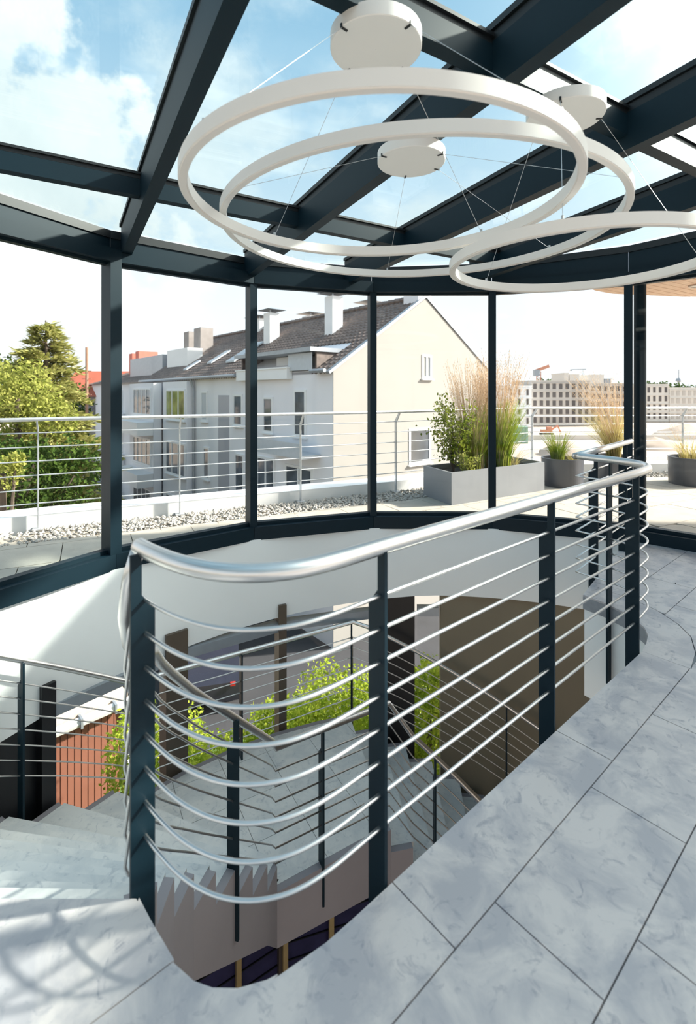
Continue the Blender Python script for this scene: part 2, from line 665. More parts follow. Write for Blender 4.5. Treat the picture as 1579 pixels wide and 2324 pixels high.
def uw(x, y):
    return (x * UX + y * UY, x * WX + y * WY)


def zbeam(x, y):
    return 2.852 - 0.054 * (x * UX + y * UY)


EDGE_AZ = R(49.5)
TX, TY = math.sin(EDGE_AZ), math.cos(EDGE_AZ)
NX, NY = TY, -TX


def SN(s, n):
    return (s * TX + n * NX, s * TY + n * NY)
# ------------------------------------------------------------------ floor: slab, tiles, stairwell edge
NOSE = [(0.02, 1.352), (-0.06, 1.287), (-0.14, 1.236), (-0.20, 1.207), (-0.268, 1.190), (-0.33, 1.191), (-0.38, 1.205), (-0.435, 1.238), (-0.49, 1.290), (-0.545, 1.347), (-0.60, 1.40)]
BAY = [(1.646, 2.737), (1.73, 2.835), (1.79, 2.92), (1.825, 3.01), (1.83, 3.12), (1.815, 3.23), (1.77, 3.36), (1.68, 3.50)]
WELL = NOSE + [(-0.62, 1.42), (-0.62, 4.2), (0.8, 5.0), (1.50, 4.6), (1.68, 3.50)] + BAY[:1]
STAIRZONE = [(-0.599, 1.40), (-0.599, 7.5), (-4, 7.5), (-4, 1.40)]
BAYC = BAY + [(1.2, 3.4), (1.2, 2.6)]
EPOST = PZ(31, RG - 0.02)
FARV = [(1.68, 3.50), EPOST, (1.0, 6.5), (-0.7, 6.5), (-0.7, 3.2)]
BAYRING = [(1.646, 2.737), (1.646 + 0.15, 2.737 - 0.172), (1.93, 2.72), (2.03, 2.90), (2.06, 3.06), (2.05, 3.25), (1.99, 3.42), (1.86, 3.62), (1.68, 3.50)]
VOIDS = [WELL, STAIRZONE, BAYC, FARV]
FLOORPOLY = [PZ(-109 + 20 * k, RG - 0.035) for k in range(18)]


def cut_voids(polys):
    for v in VOIDS:
        polys = outside(polys, v)
    return polys


slab = MB()
base = FLOORPOLY
for p in cut_voids([base]):
    slab.prism(p, -0.10, -0.012)
floor = obj('floor', slab, M['grout'], kind='structure')
J = 0.0022


def lay(poly_list, name='stone_tile', z1=0.0):
    mb = MB()
    got = False
    for p in poly_list:
        p = inside(p, base)
        if area(p) > 2e-4:
            mb.prism(p, -0.0119, z1)
            got = True
    if got:
        obj(name, mb, M['stone'], floor)


def rect(s0, s1, n0, n1):
    return [SN(s0 + J, n0 + J), SN(s1 - J, n0 + J), SN(s1 - J, n1 - J), SN(s0 + J, n1 - J)]


# coping slabs along the well and its rounded end
cop = [-2.2, -1.0, 0.05, 1.04, 2.04, 3.03]
for a, b in zip(cop[:-1], cop[1:]):
    lay(cut_voids([rect(a, b, -1.237, -0.787)]), 'coping_slab')
for a, b in ((-3.2, -1.9), (-1.9, -0.9), (-0.9, 1.2)):
    for n0, n1 in ((-1.75, -1.237), (-2.3, -1.75), (-2.9, -2.3), (-3.5, -2.9)):
        lay(cut_voids([rect(a, b, n0, n1)]))
# coping around the bay at the far end
tileset = outside([BAYRING], BAYC)
tileset = cut_voids(tileset)
lay([p for p in tileset if sum(q[1] for q in p) / len(p) < 3.02], 'coping_slab')
lay([p for p in tileset if sum(q[1] for q in p) / len(p) >= 3.02], 'coping_slab')
BR2 = [(x + (0.006 if x > 1.7 else 0), y) for x, y in BAYRING]
rows = [-0.787 + 0.298 * k for k in range(0, 13)]
for k, n0 in enumerate(rows):
    off = 1.221 if k % 2 == 0 else 1.424
    for q in range(-6, 6):
        s0 = off + 0.625 * q
        lay(cut_voids(outside([rect(s0, s0 + 0.625, n0, n0 + 0.298)], BR2)))
# far field between the bay and the glazing
for k, n0 in enumerate([-0.787 - 0.298 * j for j in range(1, 9)]):
    off = 3.03 if k % 2 else 3.23
    for q in range(0, 5):
        s0 = off + 0.625 * q - (0.625 if k > 0 else 0)
        lay(cut_voids(outside([rect(max(s0, 3.034), s0 + 0.625, n0, n0 + 0.298)], BR2)) if s0 + 0.6 > 3.05 else [])

# white fascia that lines the well under the floor slabs
fas = MB()


def curtain(mb, pts, z0, z1, th, inward):
    """Upright sheet along pts, th thick towards +inward*left normal."""
    n = len(pts)
    off = []
    for i in range(n):
        a, b = pts[max(i - 1, 0)], pts[min(i + 1, n - 1)]
        dx, dy = b[0] - a[0], b[1] - a[1]
        L = math.hypot(dx, dy)
        off.append((pts[i][0] - dy / L * th * inward, pts[i][1] + dx / L * th * inward))
    zz0 = z0 if isinstance(z0, (list, tuple)) else [z0] * n
    vs, fs = [], []
    for i in range(n):
        vs += [(pts[i][0], pts[i][1], zz0[i]), (pts[i][0], pts[i][1], z1), (off[i][0], off[i][1], z1), (off[i][0], off[i][1], zz0[i])]
    for i in range(n - 1):
        a, b = i * 4, i * 4 + 4
        for j in range(4):
            fs.append((a + j, a + (j + 1) % 4, b + (j + 1) % 4, b + j))
    fs += [(0, 1, 2, 3), (4 * n - 1, 4 * n - 2, 4 * n - 3, 4 * n - 4)]
    mb.add(vs, fs)


straight = [SN(3.03 - 0.2 * k, -1.014) for k in range(0, 11)]
curtain(fas, straight + NOSE, -0.62, -0.05, 0.06, 1)
obj('trim_1', fas, M['white_wall'], kind='structure', smooth=True)
fas = MB()
curtain(fas, [(x + 0.012, y) for x, y in BAY], -0.72, -0.05, 0.06, -1)
curtain(fas, [(1.68 + (EPOST[0] - 1.68) * t + 0.01, 3.50 + (EPOST[1] - 3.50) * t) for t in (0, 0.25, 0.5, 0.75, 0.97)], -0.72, -0.05, 0.06, -1)
obj('trim_2', fas, M['white_wall'], kind='structure', smooth=True)

# ------------------------------------------------------------------ curved walls
azs = [-110 + 4 * k for k in range(36)]
azs = [a for a in azs if a < 30] + [30]
apron = MB()
RA = 3.655


def zlow(a):
    return -0.75 if a > 0 else -0.75 - 0.0032 * min(-a, 75)


curtain(apron, [PZ(a, RA) for a in azs], [zlow(a) for a in azs], -0.012, 0.05, 1)
obj('wall_far', apron, M['white_wall'], kind='structure', smooth=True)
conc = MB()
ca = [2.5 + 3 * k for k in range(45)]
curtain(conc, [PZ(a, 3.70) for a in ca], -5.6, -0.74, 0.12, 1)
obj('wall_right', conc, M['concrete'], kind='structure', smooth=True)
# unseen block right of the frame, added to keep sun off the floor
sun_block = MB()
sun_block.box(4.95, 9.5, 1.9, 4.15, -7.8, 3.44)
obj('wall_sun_block', sun_block, M['render_white'], kind='structure')

# ------------------------------------------------------------------ upper glazing: posts, sills, heads, panes
ZH0, ZH1 = 2.52, 2.63
for i, (p, a) in enumerate(zip(POSTS[:-1], range(-109, 251, 20))):
    x, y = PZ(a, RG - 0.015)
    pil = MB()
    pil.abox(x, y, -0.02, ZH1, R(a), 0.090 if a < -40 else 0.075, 0.045 if a < -40 else 0.036)
    pil.abox(PZ(a, RG + 0.085)[0], PZ(a, RG + 0.085)[1], -0.02, ZH1, R(a), 0.022, 0.026)
    obj('pillar', pil, M['steel_paint'], kind='structure')
for i in range(len(POSTS) - 1):
    a = -109 + 20 * i
    p, q = Vector(POSTS[i] + (0,)), Vector(POSTS[i + 1] + (0,))
    t = (q - p).normalized()
    nrm = Vector((math.sin(R(a + 10)), math.cos(R(a + 10)), 0))
    mid = (p + q) / 2
    L = (q - p).length
    win = empty('window_%d' % (i + 1), (mid.x, mid.y, 0), 'structure')
    s = MB()
    s.frame_box(mid + Vector((0, 0, 0.045)) - nrm * 0.03, t, nrm, (0, 0, 1), L / 2 - 0.02, 0.075, 0.065)
    s.frame_box(mid + Vector((0, 0, 0.125)) + nrm * 0.0, t, nrm, (0, 0, 1), L / 2 - 0.02, 0.035, 0.016)
    obj('sill_frame', s, M['steel_paint'], win)
    h = MB()
    h.frame_box(mid + Vector((0, 0, (ZH0 + ZH1) / 2 + 0.01)) - nrm * 0.02, t, nrm, (0, 0, 1), L / 2 - 0.02, 0.075, (ZH1 - ZH0) / 2)
    h.frame_box(mid + Vector((0, 0, ZH0 + 0.002)) + nrm * 0.0, t, nrm, (0, 0, 1), L / 2 - 0.02, 0.03, 0.014)
    obj('head_frame', h, M['steel_paint'], win)
    g = MB()
    g.frame_box(mid + Vector((0, 0, (0.141 + ZH0 - 0.012) / 2)), t, nrm, (0, 0, 1), L / 2 - 0.036, 0.006, (ZH0 - 0.153) / 2)
    obj('pane', g, M['glass'], win)
    # upstand between window head and roof glass
    f = MB()
    zt = min(zbeam(p.x, p.y), zbeam(q.x, q.y)) + 0.20
    pts = [p + Vector((0, 0, ZH1 + 0.02)), q + Vector((0, 0, ZH1 + 0.02)), q + Vector((0, 0, zbeam(q.x, q.y) + 0.205)), p + Vector((0, 0, zbeam(p.x, p.y) + 0.205))]
    pts = [Vector(v) + nrm * 0.01 for v in pts]
    f.sheet(pts, 0.05, nrm)
    obj('upstand', f, M['steel_paint'], win)
    e = MB()
    e.sheet([v + nrm * -0.012 - Vector((0, 0, 0.03 if k < 2 else 0.0)) + Vector((0, 0, 0 if k < 2 else -0.0)) for k, v in enumerate([pts[3] - Vector((0, 0, 0.035)), pts[2] - Vector((0, 0, 0.035)), pts[2], pts[3]])], 0.05, nrm)
    obj('gasket', e, M['gasket'], win)

# round steel column outside by the opening door bay
cb = MB()
cb.disc((3.02, 5.06, -0.05), 0.057, 2.75, 28)
tag(obj('column', cb, M['steel_paint'], smooth=True), 'round dark petrol steel column outside the glazing, under the timber soffit', 'column')

# ------------------------------------------------------------------ glass roof
roof = empty('ceiling', (CX, CY, 2.7), 'structure')
BW = [-1.75, -0.62, 0.525, 1.67, 2.71, 3.91]
ROOFPOLY = [PZ(-109 + 20 * k, RG + 0.07) for k in range(18)]
INNER = [PZ(-109 + 20 * k, RG - 0.0) for k in range(18)]
RUW = [uw(*p) for p in INNER]


def urange(w, poly):
    us = []
    n = len(poly)
    for i in range(n):
        (u0, w0), (u1, w1) = poly[i], poly[(i + 1) % n]
        if (w0 - w) * (w1 - w) <= 0 and w0 != w1:
            us.append(u0 + (w - w0) / (w1 - w0) * (u1 - u0))
    return (min(us), max(us)) if us else None


for w in BW:
    rr = urange(w, RUW)
    if not rr:
        continue
    a, b = UW(rr[0], w), UW(rr[1], w)
    bm_ = MB()
    bm_.beam((a[0], a[1], zbeam(*a) + 0.10), (b[0], b[1], zbeam(*b) + 0.10), 0.078, 0.20)
    bo = obj('roof_beam', bm_, M['steel_paint'], roof)
    gk = MB()
    gk.beam((a[0], a[1], zbeam(*a) + 0.222), (b[0], b[1], zbeam(*b) + 0.222), 0.072, 0.044)
    gk.beam((a[0], a[1], zbeam(*a) + 0.262), (b[0], b[1], zbeam(*b) + 0.262), 0.10, 0.03)
    obj('gasket', gk, M['gasket'], roof)
for u in (-0.45, 1.53, 3.50):
    for w0, w1 in zip(BW[:-1], BW[1:]):
        poly = inside([UW(u - 0.02, w0), UW(u - 0.02, w1), UW(u + 0.02, w1), UW(u + 0.02, w0)], INNER)
        if area(poly) < 0.02:
            continue
        a, b = UW(u, w0 + 0.0395), UW(u, w1 - 0.0395)
        pm = MB()
        pm.beam((a[0], a[1], zbeam(*a) + 0.135), (b[0], b[1], zbeam(*b) + 0.135), 0.07, 0.11)
        obj('purlin', pm, M['steel_paint'], roof)
        gk = MB()
        gk.beam((a[0], a[1], zbeam(*a) + 0.206), (b[0], b[1], zbeam(*b) + 0.206), 0.062, 0.026)
        gk.beam((a[0], a[1], zbeam(*a) + 0.226), (b[0], b[1], zbeam(*b) + 0.226), 0.09, 0.016)
        obj('gasket', gk, M['gasket'], roof)
ub = [-4.0, -0.45, 1.53, 3.50, 6.0]
wbnd = [-3.2] + BW + [6.0]
for w0, w1 in zip(wbnd[:-1], wbnd[1:]):
    for u0, u1 in zip(ub[:-1], ub[1:]):
        poly = inside([UW(u0 + 0.012, w0 + 0.012), UW(u0 + 0.012, w1 - 0.012), UW(u1 - 0.012, w1 - 0.012), UW(u1 - 0.012, w0 + 0.012)], ROOFPOLY)
        if area(poly) < 0.02:
            continue
        gm = MB()
        gm.prism(poly, lambda x, y: zbeam(x, y) + 0.238, lambda x, y: zbeam(x, y) + 0.25)
        obj('glass_pane', gm, M['roof_glass'], roof)

# ------------------------------------------------------------------ timber soffit of the neighbouring canopy
can = thing('canopy', 'timber boarded canopy soffit outside, over the terrace behind the round column', 'canopy', (5.0, 5.6, 2.62))
ca_, cb_ = R(59), R(-31)
ax = Vector((math.sin(ca_), math.cos(ca_), 0))
ay = Vector((math.sin(cb_), math.cos(cb_), 0))
cp = Vector((2.6, 5.62, 0))
cm = MB()
# outline of the soffit in plan: back edge meets the glazing, front edge runs out to the right
CANP = [(2.78, 5.75), (3.05, 5.0), (3.85, 4.12), (4.6, 4.2), (8.2, 4.2), (9.2, 6.25), (4.4, 6.42), (3.2, 6.18)]
cm.prism(CANP, 2.722, 2.94)
obj('fascia_slab', cm, M['zinc'], can)
CANC = [(2.78, 5.75), (3.05, 5.0), (3.85, 4.12), (4.6, 4.2), (8.2, 4.2), (9.2, 6.25), (4.4, 6.42), (3.2, 6.18)]
bd = 0.105
for k in range(-4, 62):
    d0 = k * bd
    o = Vector((2.0, 3.2, 0)) + ay * d0
    q = [o - ax * 2, o + ax * 9, o + ax * 9 + ay * (bd - 0.008), o - ax * 2 + ay * (bd - 0.008)]
    poly = inside([(v.x, v.y) for v in q], CANC)
    if area(poly) > 0.01:
        pm = MB()
        pm.prism(poly, 2.70, 2.721)
        obj('board', pm, M['wood'], can)
dm = MB()
dm.lathe((4.1, 5.72, 2.686), [(0.075, 0), (0.10, 0), (0.10, 0.013), (0.075, 0.013)], 28)
dl = tag(obj('downlight', dm, M['spot'], loc=(4.1, 5.72, 2.686)), 'round recessed downlight flush in the timber soffit', 'ceiling light')
dm = MB()
dm.disc((4.1, 5.72, 2.691), 0.073, 0.008, 24)
obj('lens', dm, M['opal'], dl)
# ------------------------------------------------------------------ balustrade around the stairwell
def plate(mb, x, y, az, zb, zt, side=1, w=0.07, t=0.012, notch=0.15):
    """Flat steel post: wide blade with a chamfered shoulder and a narrow neck; az = direction of its width."""
    a = Vector((math.sin(az), math.cos(az), 0))
    b = Vector((math.cos(az), -math.sin(az), 0))
    h = w / 2
    prof = [(-h, zb), (h, zb), (h, zt - notch), (h, zt), (0.004, zt), (0.004, zt - notch + 0.03), (-h, zt - notch - 0.02)]
    pts = [Vector((x, y, 0)) + a * (p * side) + Vector((0, 0, z)) - b * (t / 2) for p, z in prof]
    return mb.sheet(pts, t, b)


def smooth_path(pts, sub=5, fixed=()):
    """Catmull-Rom through pts (tuples of 3)."""
    P = [Vector(p) for p in pts]
    out = []
    n = len(P)
    for i in range(n - 1):
        p0, p1, p2, p3 = P[max(i - 1, 0)], P[i], P[i + 1], P[min(i + 2, n - 1)]
        for k in range(sub):
            t = k / sub
            out.append(0.5 * ((2 * p1) + (p2 - p0) * t + (2 * p0 - 5 * p1 + 4 * p2 - p3) * t * t + (3 * p1 - p0 - 3 * p2 + p3) * t ** 3))
    out.append(P[-1])
    return out


RAILZ = 0.99
rail_nose = [(-0.624, 1.462), (-0.588, 1.425), (-0.530, 1.373), (-0.47, 1.325), (-0.405, 1.285), (-0.33, 1.255), (-0.25, 1.245), (-0.17, 1.258), (-0.104, 1.288), (-0.036, 1.337), (0.03, 1.395)]
rail_str = [SN(s, -1.044) for s in (1.05, 1.4, 1.8, 2.2, 2.6, 3.0)]
rail_bay = [(1.735, 2.87), (1.80, 2.94), (1.845, 3.03), (1.855, 3.13), (1.83, 3.24), (1.77, 3.35)]
corner = (1.645, 3.53)
railend = (2.66, 4.60)
path2 = smooth_path([p + (0,) for p in rail_nose + rail_str + rail_bay + [corner]], 4)
bal = thing('balustrade', 'stainless balustrade with dark flat posts curving round the edge of the stair opening, nearest railing', 'railing', (0.5, 1.8, 0))
hr = MB()
hr.tube([(p.x, p.y, RAILZ) for p in path2], 0.0245, 16)
obj('handrail', hr, M['inox'], bal, smooth='all')
hr = MB()
hr.tube([(corner[0] - 0.012, corner[1] - 0.012, RAILZ), ((corner[0] + railend[0]) / 2, (corner[1] + railend[1]) / 2, RAILZ), (railend[0], railend[1], RAILZ)], 0.0245, 16)
obj('handrail', hr, M['inox'], bal, smooth='all')
for k in range(8):
    z = 0.155 + 0.0985 * k
    rd = MB()
    rd.tube([(p.x, p.y, z) for p in path2], 0.0062, 8)
    rd.tube([(corner[0], corner[1], z), (railend[0], railend[1], z)], 0.0062, 8)
    obj('rod', rd, M['inox'], bal, smooth='all')
POSTSB = []
for s, zb in ((1.02, -0.35), (2.04, -0.40), (3.01, -0.45)):
    x, y = SN(s, -1.056)
    POSTSB.append((x, y, math.atan2(NX, NY), zb, 1))
POSTSB.append((-0.600, 1.428, R(45), -0.30, -1))
POSTSB.append((1.775, 3.325, R(52), -0.52, 1))
for t in (0.30, 0.86):
    POSTSB.append((corner[0] + (railend[0] - corner[0]) * t - 0.012, corner[1] + (railend[1] - corner[1]) * t + 0.012, R(134), -0.02 if t > .5 else -0.2, 1))
for x, y, a, zb, side in POSTSB:
    pm = MB()
    plate(pm, x, y, a, zb, RAILZ - 0.01, side)
    obj('post', pm, M['steel_paint'], bal)

# ------------------------------------------------------------------ winding staircase
RISE = 0.176
INP = [Vector(p + (0,)) for p in ((-0.635, 1.40), (-0.74, 1.60), (-0.81, 1.85), (-0.83, 2.10), (-0.79, 2.40), (-0.70, 2.70), (-0.60, 3.03), (-0.51, 3.35))]


def along(P, f):
    L = [(P[i + 1] - P[i]).length for i in range(len(P) - 1)]
    d = f * sum(L)
    for i, l in enumerate(L):
        if d <= l or i == len(L) - 1:
            return P[i] + (P[i + 1] - P[i]) * (d / l)
        d -= l


RO = 3.54
OAZ = [-94, -90.5, -87, -83, -79, -75, -71, -67, -62.5, -56.5, -50]
N1 = [(along(INP, j / 10), Vector(PZ(OAZ[j], RO) + (0,))) for j in range(11)]
LI0, LI1 = Vector((-0.51, 3.35, 0)), Vector((0.31, 3.83, 0))
AZ2 = -13.5
N2 = [(Vector(PZ(AZ2 + 4.6 * j, 2.26) + (0,)), Vector(PZ(AZ2 + 4.6 * j, RO) + (0,))) for j in range(13)]
ZL = -11 * RISE
st = thing('staircase', 'winding pale limestone staircase with landing, going down around the round stair hall', 'staircase', (-0.6, 2.6, -1.94))


def tread_piece(n0, n1, z, zr):
    """One tread between two nosing lines, and the riser that climbs from it at n0."""
    t = MB()
    a = (n0[0] - n0[1]).normalized()
    fwd = ((n1[0] + n1[1]) - (n0[0] + n0[1])).normalized()
    q = [n0[0] + fwd * 0.004, n0[1] + fwd * 0.004, n1[1] + fwd * 0.02, n1[0] + fwd * 0.02]
    t.prism([(v.x, v.y) for v in q], z - 0.04, z)
    obj('tread', t, M['stone_stair'], st)
    r = MB()
    q = [n0[0], n0[1], n0[1] + fwd * 0.003, n0[0] + fwd * 0.003]
    q = [n0[0] - fwd * 0.012, n0[1] - fwd * 0.012, n0[1] + fwd * 0.003, n0[0] + fwd * 0.003]
    r.prism([(v.x, v.y) for v in q], z + 0.0005, z + RISE - 0.0405)
    obj('riser', r, M['stone_stair'], st)


for j in range(10):
    tread_piece(N1[j], N1[j + 1], -RISE * (j + 1), 0)
tread_piece((N1[10][0], N1[10][1]), (N1[10][0] + Vector((0.02, 0.03, 0)), N1[10][1] + Vector((0.02, 0.03, 0))), ZL, 0)
for j in range(12):
    tread_piece(N2[j], N2[j + 1], ZL - RISE * (j + 1), 0)
# landing slab and its stone tiles
land = [N1[10][0], N1[10][1]] + [Vector(PZ(a, RO) + (0,)) for a in (-40, -33, -26, -19)] + [N2[0][1], N2[0][0], LI1, LI0]
land2 = [(v.x, v.y) for v in land[:6] + [N2[0][1], N2[0][0], LI0]]
lm = MB()
lm.prism(land2, ZL - 0.30, ZL - 0.022)
obj('landing', lm, M['stringer'], st)
LA = R(59.6)
lx, ly = math.sin(LA), math.cos(LA)
for i in range(-4, 6):
    for k in range(0, 5):
        o = (-0.51 + lx * (0.42 * i) - ly * (0.42 * k - 0.05), 3.35 + ly * (0.42 * i) + lx * (0.42 * k - 0.05))
        q = [o, (o[0] + lx * 0.416, o[1] + ly * 0.416), (o[0] + lx * 0.416 - ly * 0.416, o[1] + ly * 0.416 + lx * 0.416), (o[0] - ly * 0.416, o[1] + lx * 0.416)]
        poly = inside(q, land2)
        if area(poly) > 0.003:
            t = MB()
            t.prism(poly, ZL - 0.0218, ZL)
            obj('stone_tile', t, M['stone_stair'], st)


def stringer(name, pts, ztop, zbot, th, side):
    """Plate that follows pts; ztop per segment (stepped), zbot per point (smooth)."""
    n = len(pts)
    nr = []
    for i in range(n):
        a, b = pts[max(i - 1, 0)], pts[min(i + 1, n - 1)]
        d = (b - a).normalized()
        nr.append(Vector((-d.y, d.x, 0)) * (th * side))
    mb = MB()
    for i in range(n - 1):
        p, q = pts[i], pts[i + 1]
        vs = []
        for base_, nn, zb in ((p, nr[i], zbot[i]), (q, nr[i + 1], zbot[i + 1])):
            vs += [(base_.x, base_.y, zb), (base_.x, base_.y, ztop[i]), (base_.x + nn.x, base_.y + nn.y, ztop[i]), (base_.x + nn.x, base_.y + nn.y, zb)]
        mb.add(vs, [(0, 1, 2, 3), (7, 6, 5, 4), (0, 4, 5, 1), (1, 5, 6, 2), (2, 6, 7, 3), (3, 7, 4, 0)])
    return obj(name, mb, M['stringer'], st)


DEP = 0.43
ipts = [n[0] for n in N1] + [LI1] + [n[0] for n in N2[1:]]
ztop = [-RISE * (j + 1) - 0.001 for j in range(10)] + [ZL - 0.001] + [ZL - RISE * (j + 1) - 0.001 for j in range(12)]
zbot = [-RISE * j - DEP - 0.09 for j in range(10)] + [ZL - DEP + 0.05, ZL - DEP] + [ZL - RISE * j - DEP - 0.05 for j in range(1, 13)]
stringer('inner_stringer', ipts, ztop, zbot, 0.05, -1)
opts = [n[1] for n in N1] + land[2:6] + [n[1] for n in N2]
ztop2 = [-RISE * (j + 1) - 0.001 for j in range(10)] + [ZL - 0.001] * 5 + [ZL - RISE * (j + 1) - 0.001 for j in range(12)]
zbot2 = [-RISE * j - DEP for j in range(10)] + [ZL - DEP] * 6 + [ZL - RISE * j - DEP for j in range(1, 13)]
stringer('outer_stringer', opts, ztop2, zbot2[:len(opts)], 0.05, 1)
sf = MB()
for NN, z0 in ((N1, 0.0), (N2, ZL)):
    for j in range(len(NN) - 1):
        a, b, c, d = NN[j][0], NN[j][1], NN[j + 1][1], NN[j + 1][0]
        za, zb = z0 - RISE * j - 0.26 - 0.04, z0 - RISE * (j + 1) - 0.26 - 0.04
        vs = [(a.x, a.y, za), (b.x, b.y, za), (c.x, c.y, zb), (d.x, d.y, zb)]
        vs += [(x, y, z - 0.06) for x, y, z in vs]
        sf.add(vs, [(0, 1, 2, 3), (7, 6, 5, 4), (0, 4, 5, 1), (1, 5, 6, 2), (2, 6, 7, 3), (3, 7, 4, 0)])
obj('soffit', sf, M['stringer'], st)


def stair_rail(name, label, path, posts, off, loc):
    """path: [(x, y, z of the rail)] polyline; posts: fractions of path index."""
    t = thing(name, label, 'railing', loc)
    h = MB()
    h.tube(path, 0.021, 12)
    obj('handrail', h, M['inox'], t, smooth='all')
    for k in range(7):
        r = MB()
        r.tube([(x, y, z - 0.16 - 0.105 * k) for x, y, z in path], 0.0055, 6)
        obj('rod', r, M['inox'], t, smooth='all')
    for i, (x, y, z) in enumerate(posts):
        best = min(range(len(path) - 1), key=lambda q: (Vector(path[q]).xy - Vector((x, y))).length)
        d = (Vector(path[best + 1]) - Vector(path[best])).xy
        az = math.atan2(d.x, d.y) + PI / 2
        p = MB()
        plate(p, x, y, az, z - 0.97 - 0.28, z - 0.012, 1, 0.07, 0.014)
        obj('post', p, M['steel_paint'], t)
    return t


def zr(j):
    return 0.985 - 0.195 * j


ipath = []
sm = [along(INP, j / 20) for j in range(0, 21)]
for j, p in enumerate(sm):
    d = (sm[min(j + 1, 20)] - sm[max(j - 1, 0)]).normalized()
    q = p + Vector((d.y, -d.x, 0)) * 0.035
    ipath.append((q.x, q.y, zr(j / 2)))
ipath[0:6] = [(-0.630, 1.466, 0.975), (-0.668, 1.492, 0.88), (-0.705, 1.545, 0.74), (-0.745, 1.66, 0.60), (-0.785, 1.80, 0.48)]
ipath[-1] = (-0.495, 3.325, zr(10))
cpt = (0.32, 3.795, zr(10))
ip2 = [PZ(AZ2 + 4.6 * j, 2.225) + (zr(10) - RISE * (j + 0.6),) for j in range(1, 13)]
pi1 = along(INP, 0.69)
stair_rail('stair_railing', 'inner stair railing with angled handrail, winding down beside the well and along the landing', ipath + [cpt] + ip2,
           [ipath[13], (-0.19, 3.508, zr(10)), ip2[1], ip2[6]], 0.03, (-0.5, 3.3, -1.94))
opath = [PZ(-94 + 4.7 * j, 3.52) + (zr(j),) for j in range(0, 11)]
opath += [PZ(-44, 3.535) + (zr(10),), (-0.76, 4.667, zr(10)), (0.05, 5.14, zr(10))]
op2 = [PZ(-10 + 4.6 * j, 3.52) + (zr(10) - 0.158 * (j + 0.3),) for j in range(0, 12)]
stair_rail('stair_railing', 'outer stair railing of thin steel rods along the glazed side of the staircase and landing', opath + op2,
           [opath[7], (-0.99, 4.53, zr(10)), (0.04, 5.12, zr(10)), op2[5]], 0.03, (-1.5, 4.2, -1.94))

# ------------------------------------------------------------------ lower storeys of the rotunda
lf = MB()
lf.prism([PZ(a, 3.75) for a in range(0, 360, 10)], -5.72, -5.6)
obj('floor_lower', lf, M['grout'], kind='structure')
LR = 3.70
seg = [(-57.3, -41.0), (-41.0, -24.6), (-24.6, -8.6), (-1.9, 2.5)]


def radial(mb, az, r, z0, z1, hw, hd):
    x, y = PZ(az, r)
    mb.abox(x, y, z0, z1, R(az + 90), hw, hd)


for k, (a0, a1) in enumerate(seg):
    p, q = Vector(PZ(a0, LR) + (0,)), Vector(PZ(a1, LR) + (0,))
    mid = (p + q) / 2
    t = (q - p).normalized()
    n = Vector((t.y, -t.x, 0))
    w = empty('window_%d' % (k + 19), (mid.x, mid.y, -3.0), 'structure')
    g = MB()
    g.frame_box((mid.x, mid.y, -2.33), t, n, (0, 0, 1), (q - p).length / 2 - 0.03, 0.006, 1.36)
    obj('pane', g, M['glass'], w)
    tr = MB()
    tr.frame_box((mid.x, mid.y, -0.93), t, n, (0, 0, 1), (q - p).length / 2 - 0.03, 0.05, 0.045)
    obj('head_frame', tr, M['zinc'], w)
    tr = MB()
    tr.frame_box((mid.x, mid.y, -3.78), t, n, (0, 0, 1), (q - p).length / 2 - 0.02, 0.09, 0.09)
    obj('transom', tr, M['black_panel'], w)
    g = MB()
    g.frame_box((mid.x, mid.y, -4.74), t, n, (0, 0, 1), (q - p).length / 2 - 0.03, 0.01, 0.86)
    obj('pane', g, M['purple_glass'], w)
    for zz in range(9):
        sl_ = MB()
        sl_.frame_box((mid.x, mid.y, -5.45 + 0.18 * zz), t, n, (0, 0, 1), (q - p).length / 2 - 0.04, 0.022, 0.006)
        obj('slat', sl_, M['black_panel'], w)
for az, hw, m_ in ((-57.3, 0.05, 'black_panel'), (-41.0, 0.10, 'brown_panel'), (-24.6, 0.04, 'brown_panel')):
    pm = MB()
    radial(pm, az, LR, -5.6, -0.70, hw, 0.08)
    obj('pillar', pm, M[m_], kind='structure')
for az, lb in ((-16.6, 'rightmost of the three brass strips, highest in view'), (-24.4, 'middle one of the three brass strips'), (-32.0, 'leftmost of the three brass strips, partly hidden by the stone edge')):
    pm = MB()
    radial(pm, az, LR - 0.12, -5.6, -3.87, 0.025, 0.02)
    tag(obj('brass_strip', pm, M['brass']), lb + ', below the stair', 'strip', 'brass strips below the stair')
pn = MB()
for a in [-8.6 + 6.7 / 3 * k for k in range(3)]:
    curtain(pn, [PZ(a, LR), PZ(a + 6.7 / 3, LR)], -5.6, -0.70, 0.1, 1)
obj('wall_panel', pn, M['black_panel'], kind='structure')
pn = MB()
curtain(pn, [PZ(a, LR) for a in range(-118, -55, 3)], -5.6, -0.80, 0.1, 1)
obj('wall_left', pn, M['black_panel'], kind='structure')

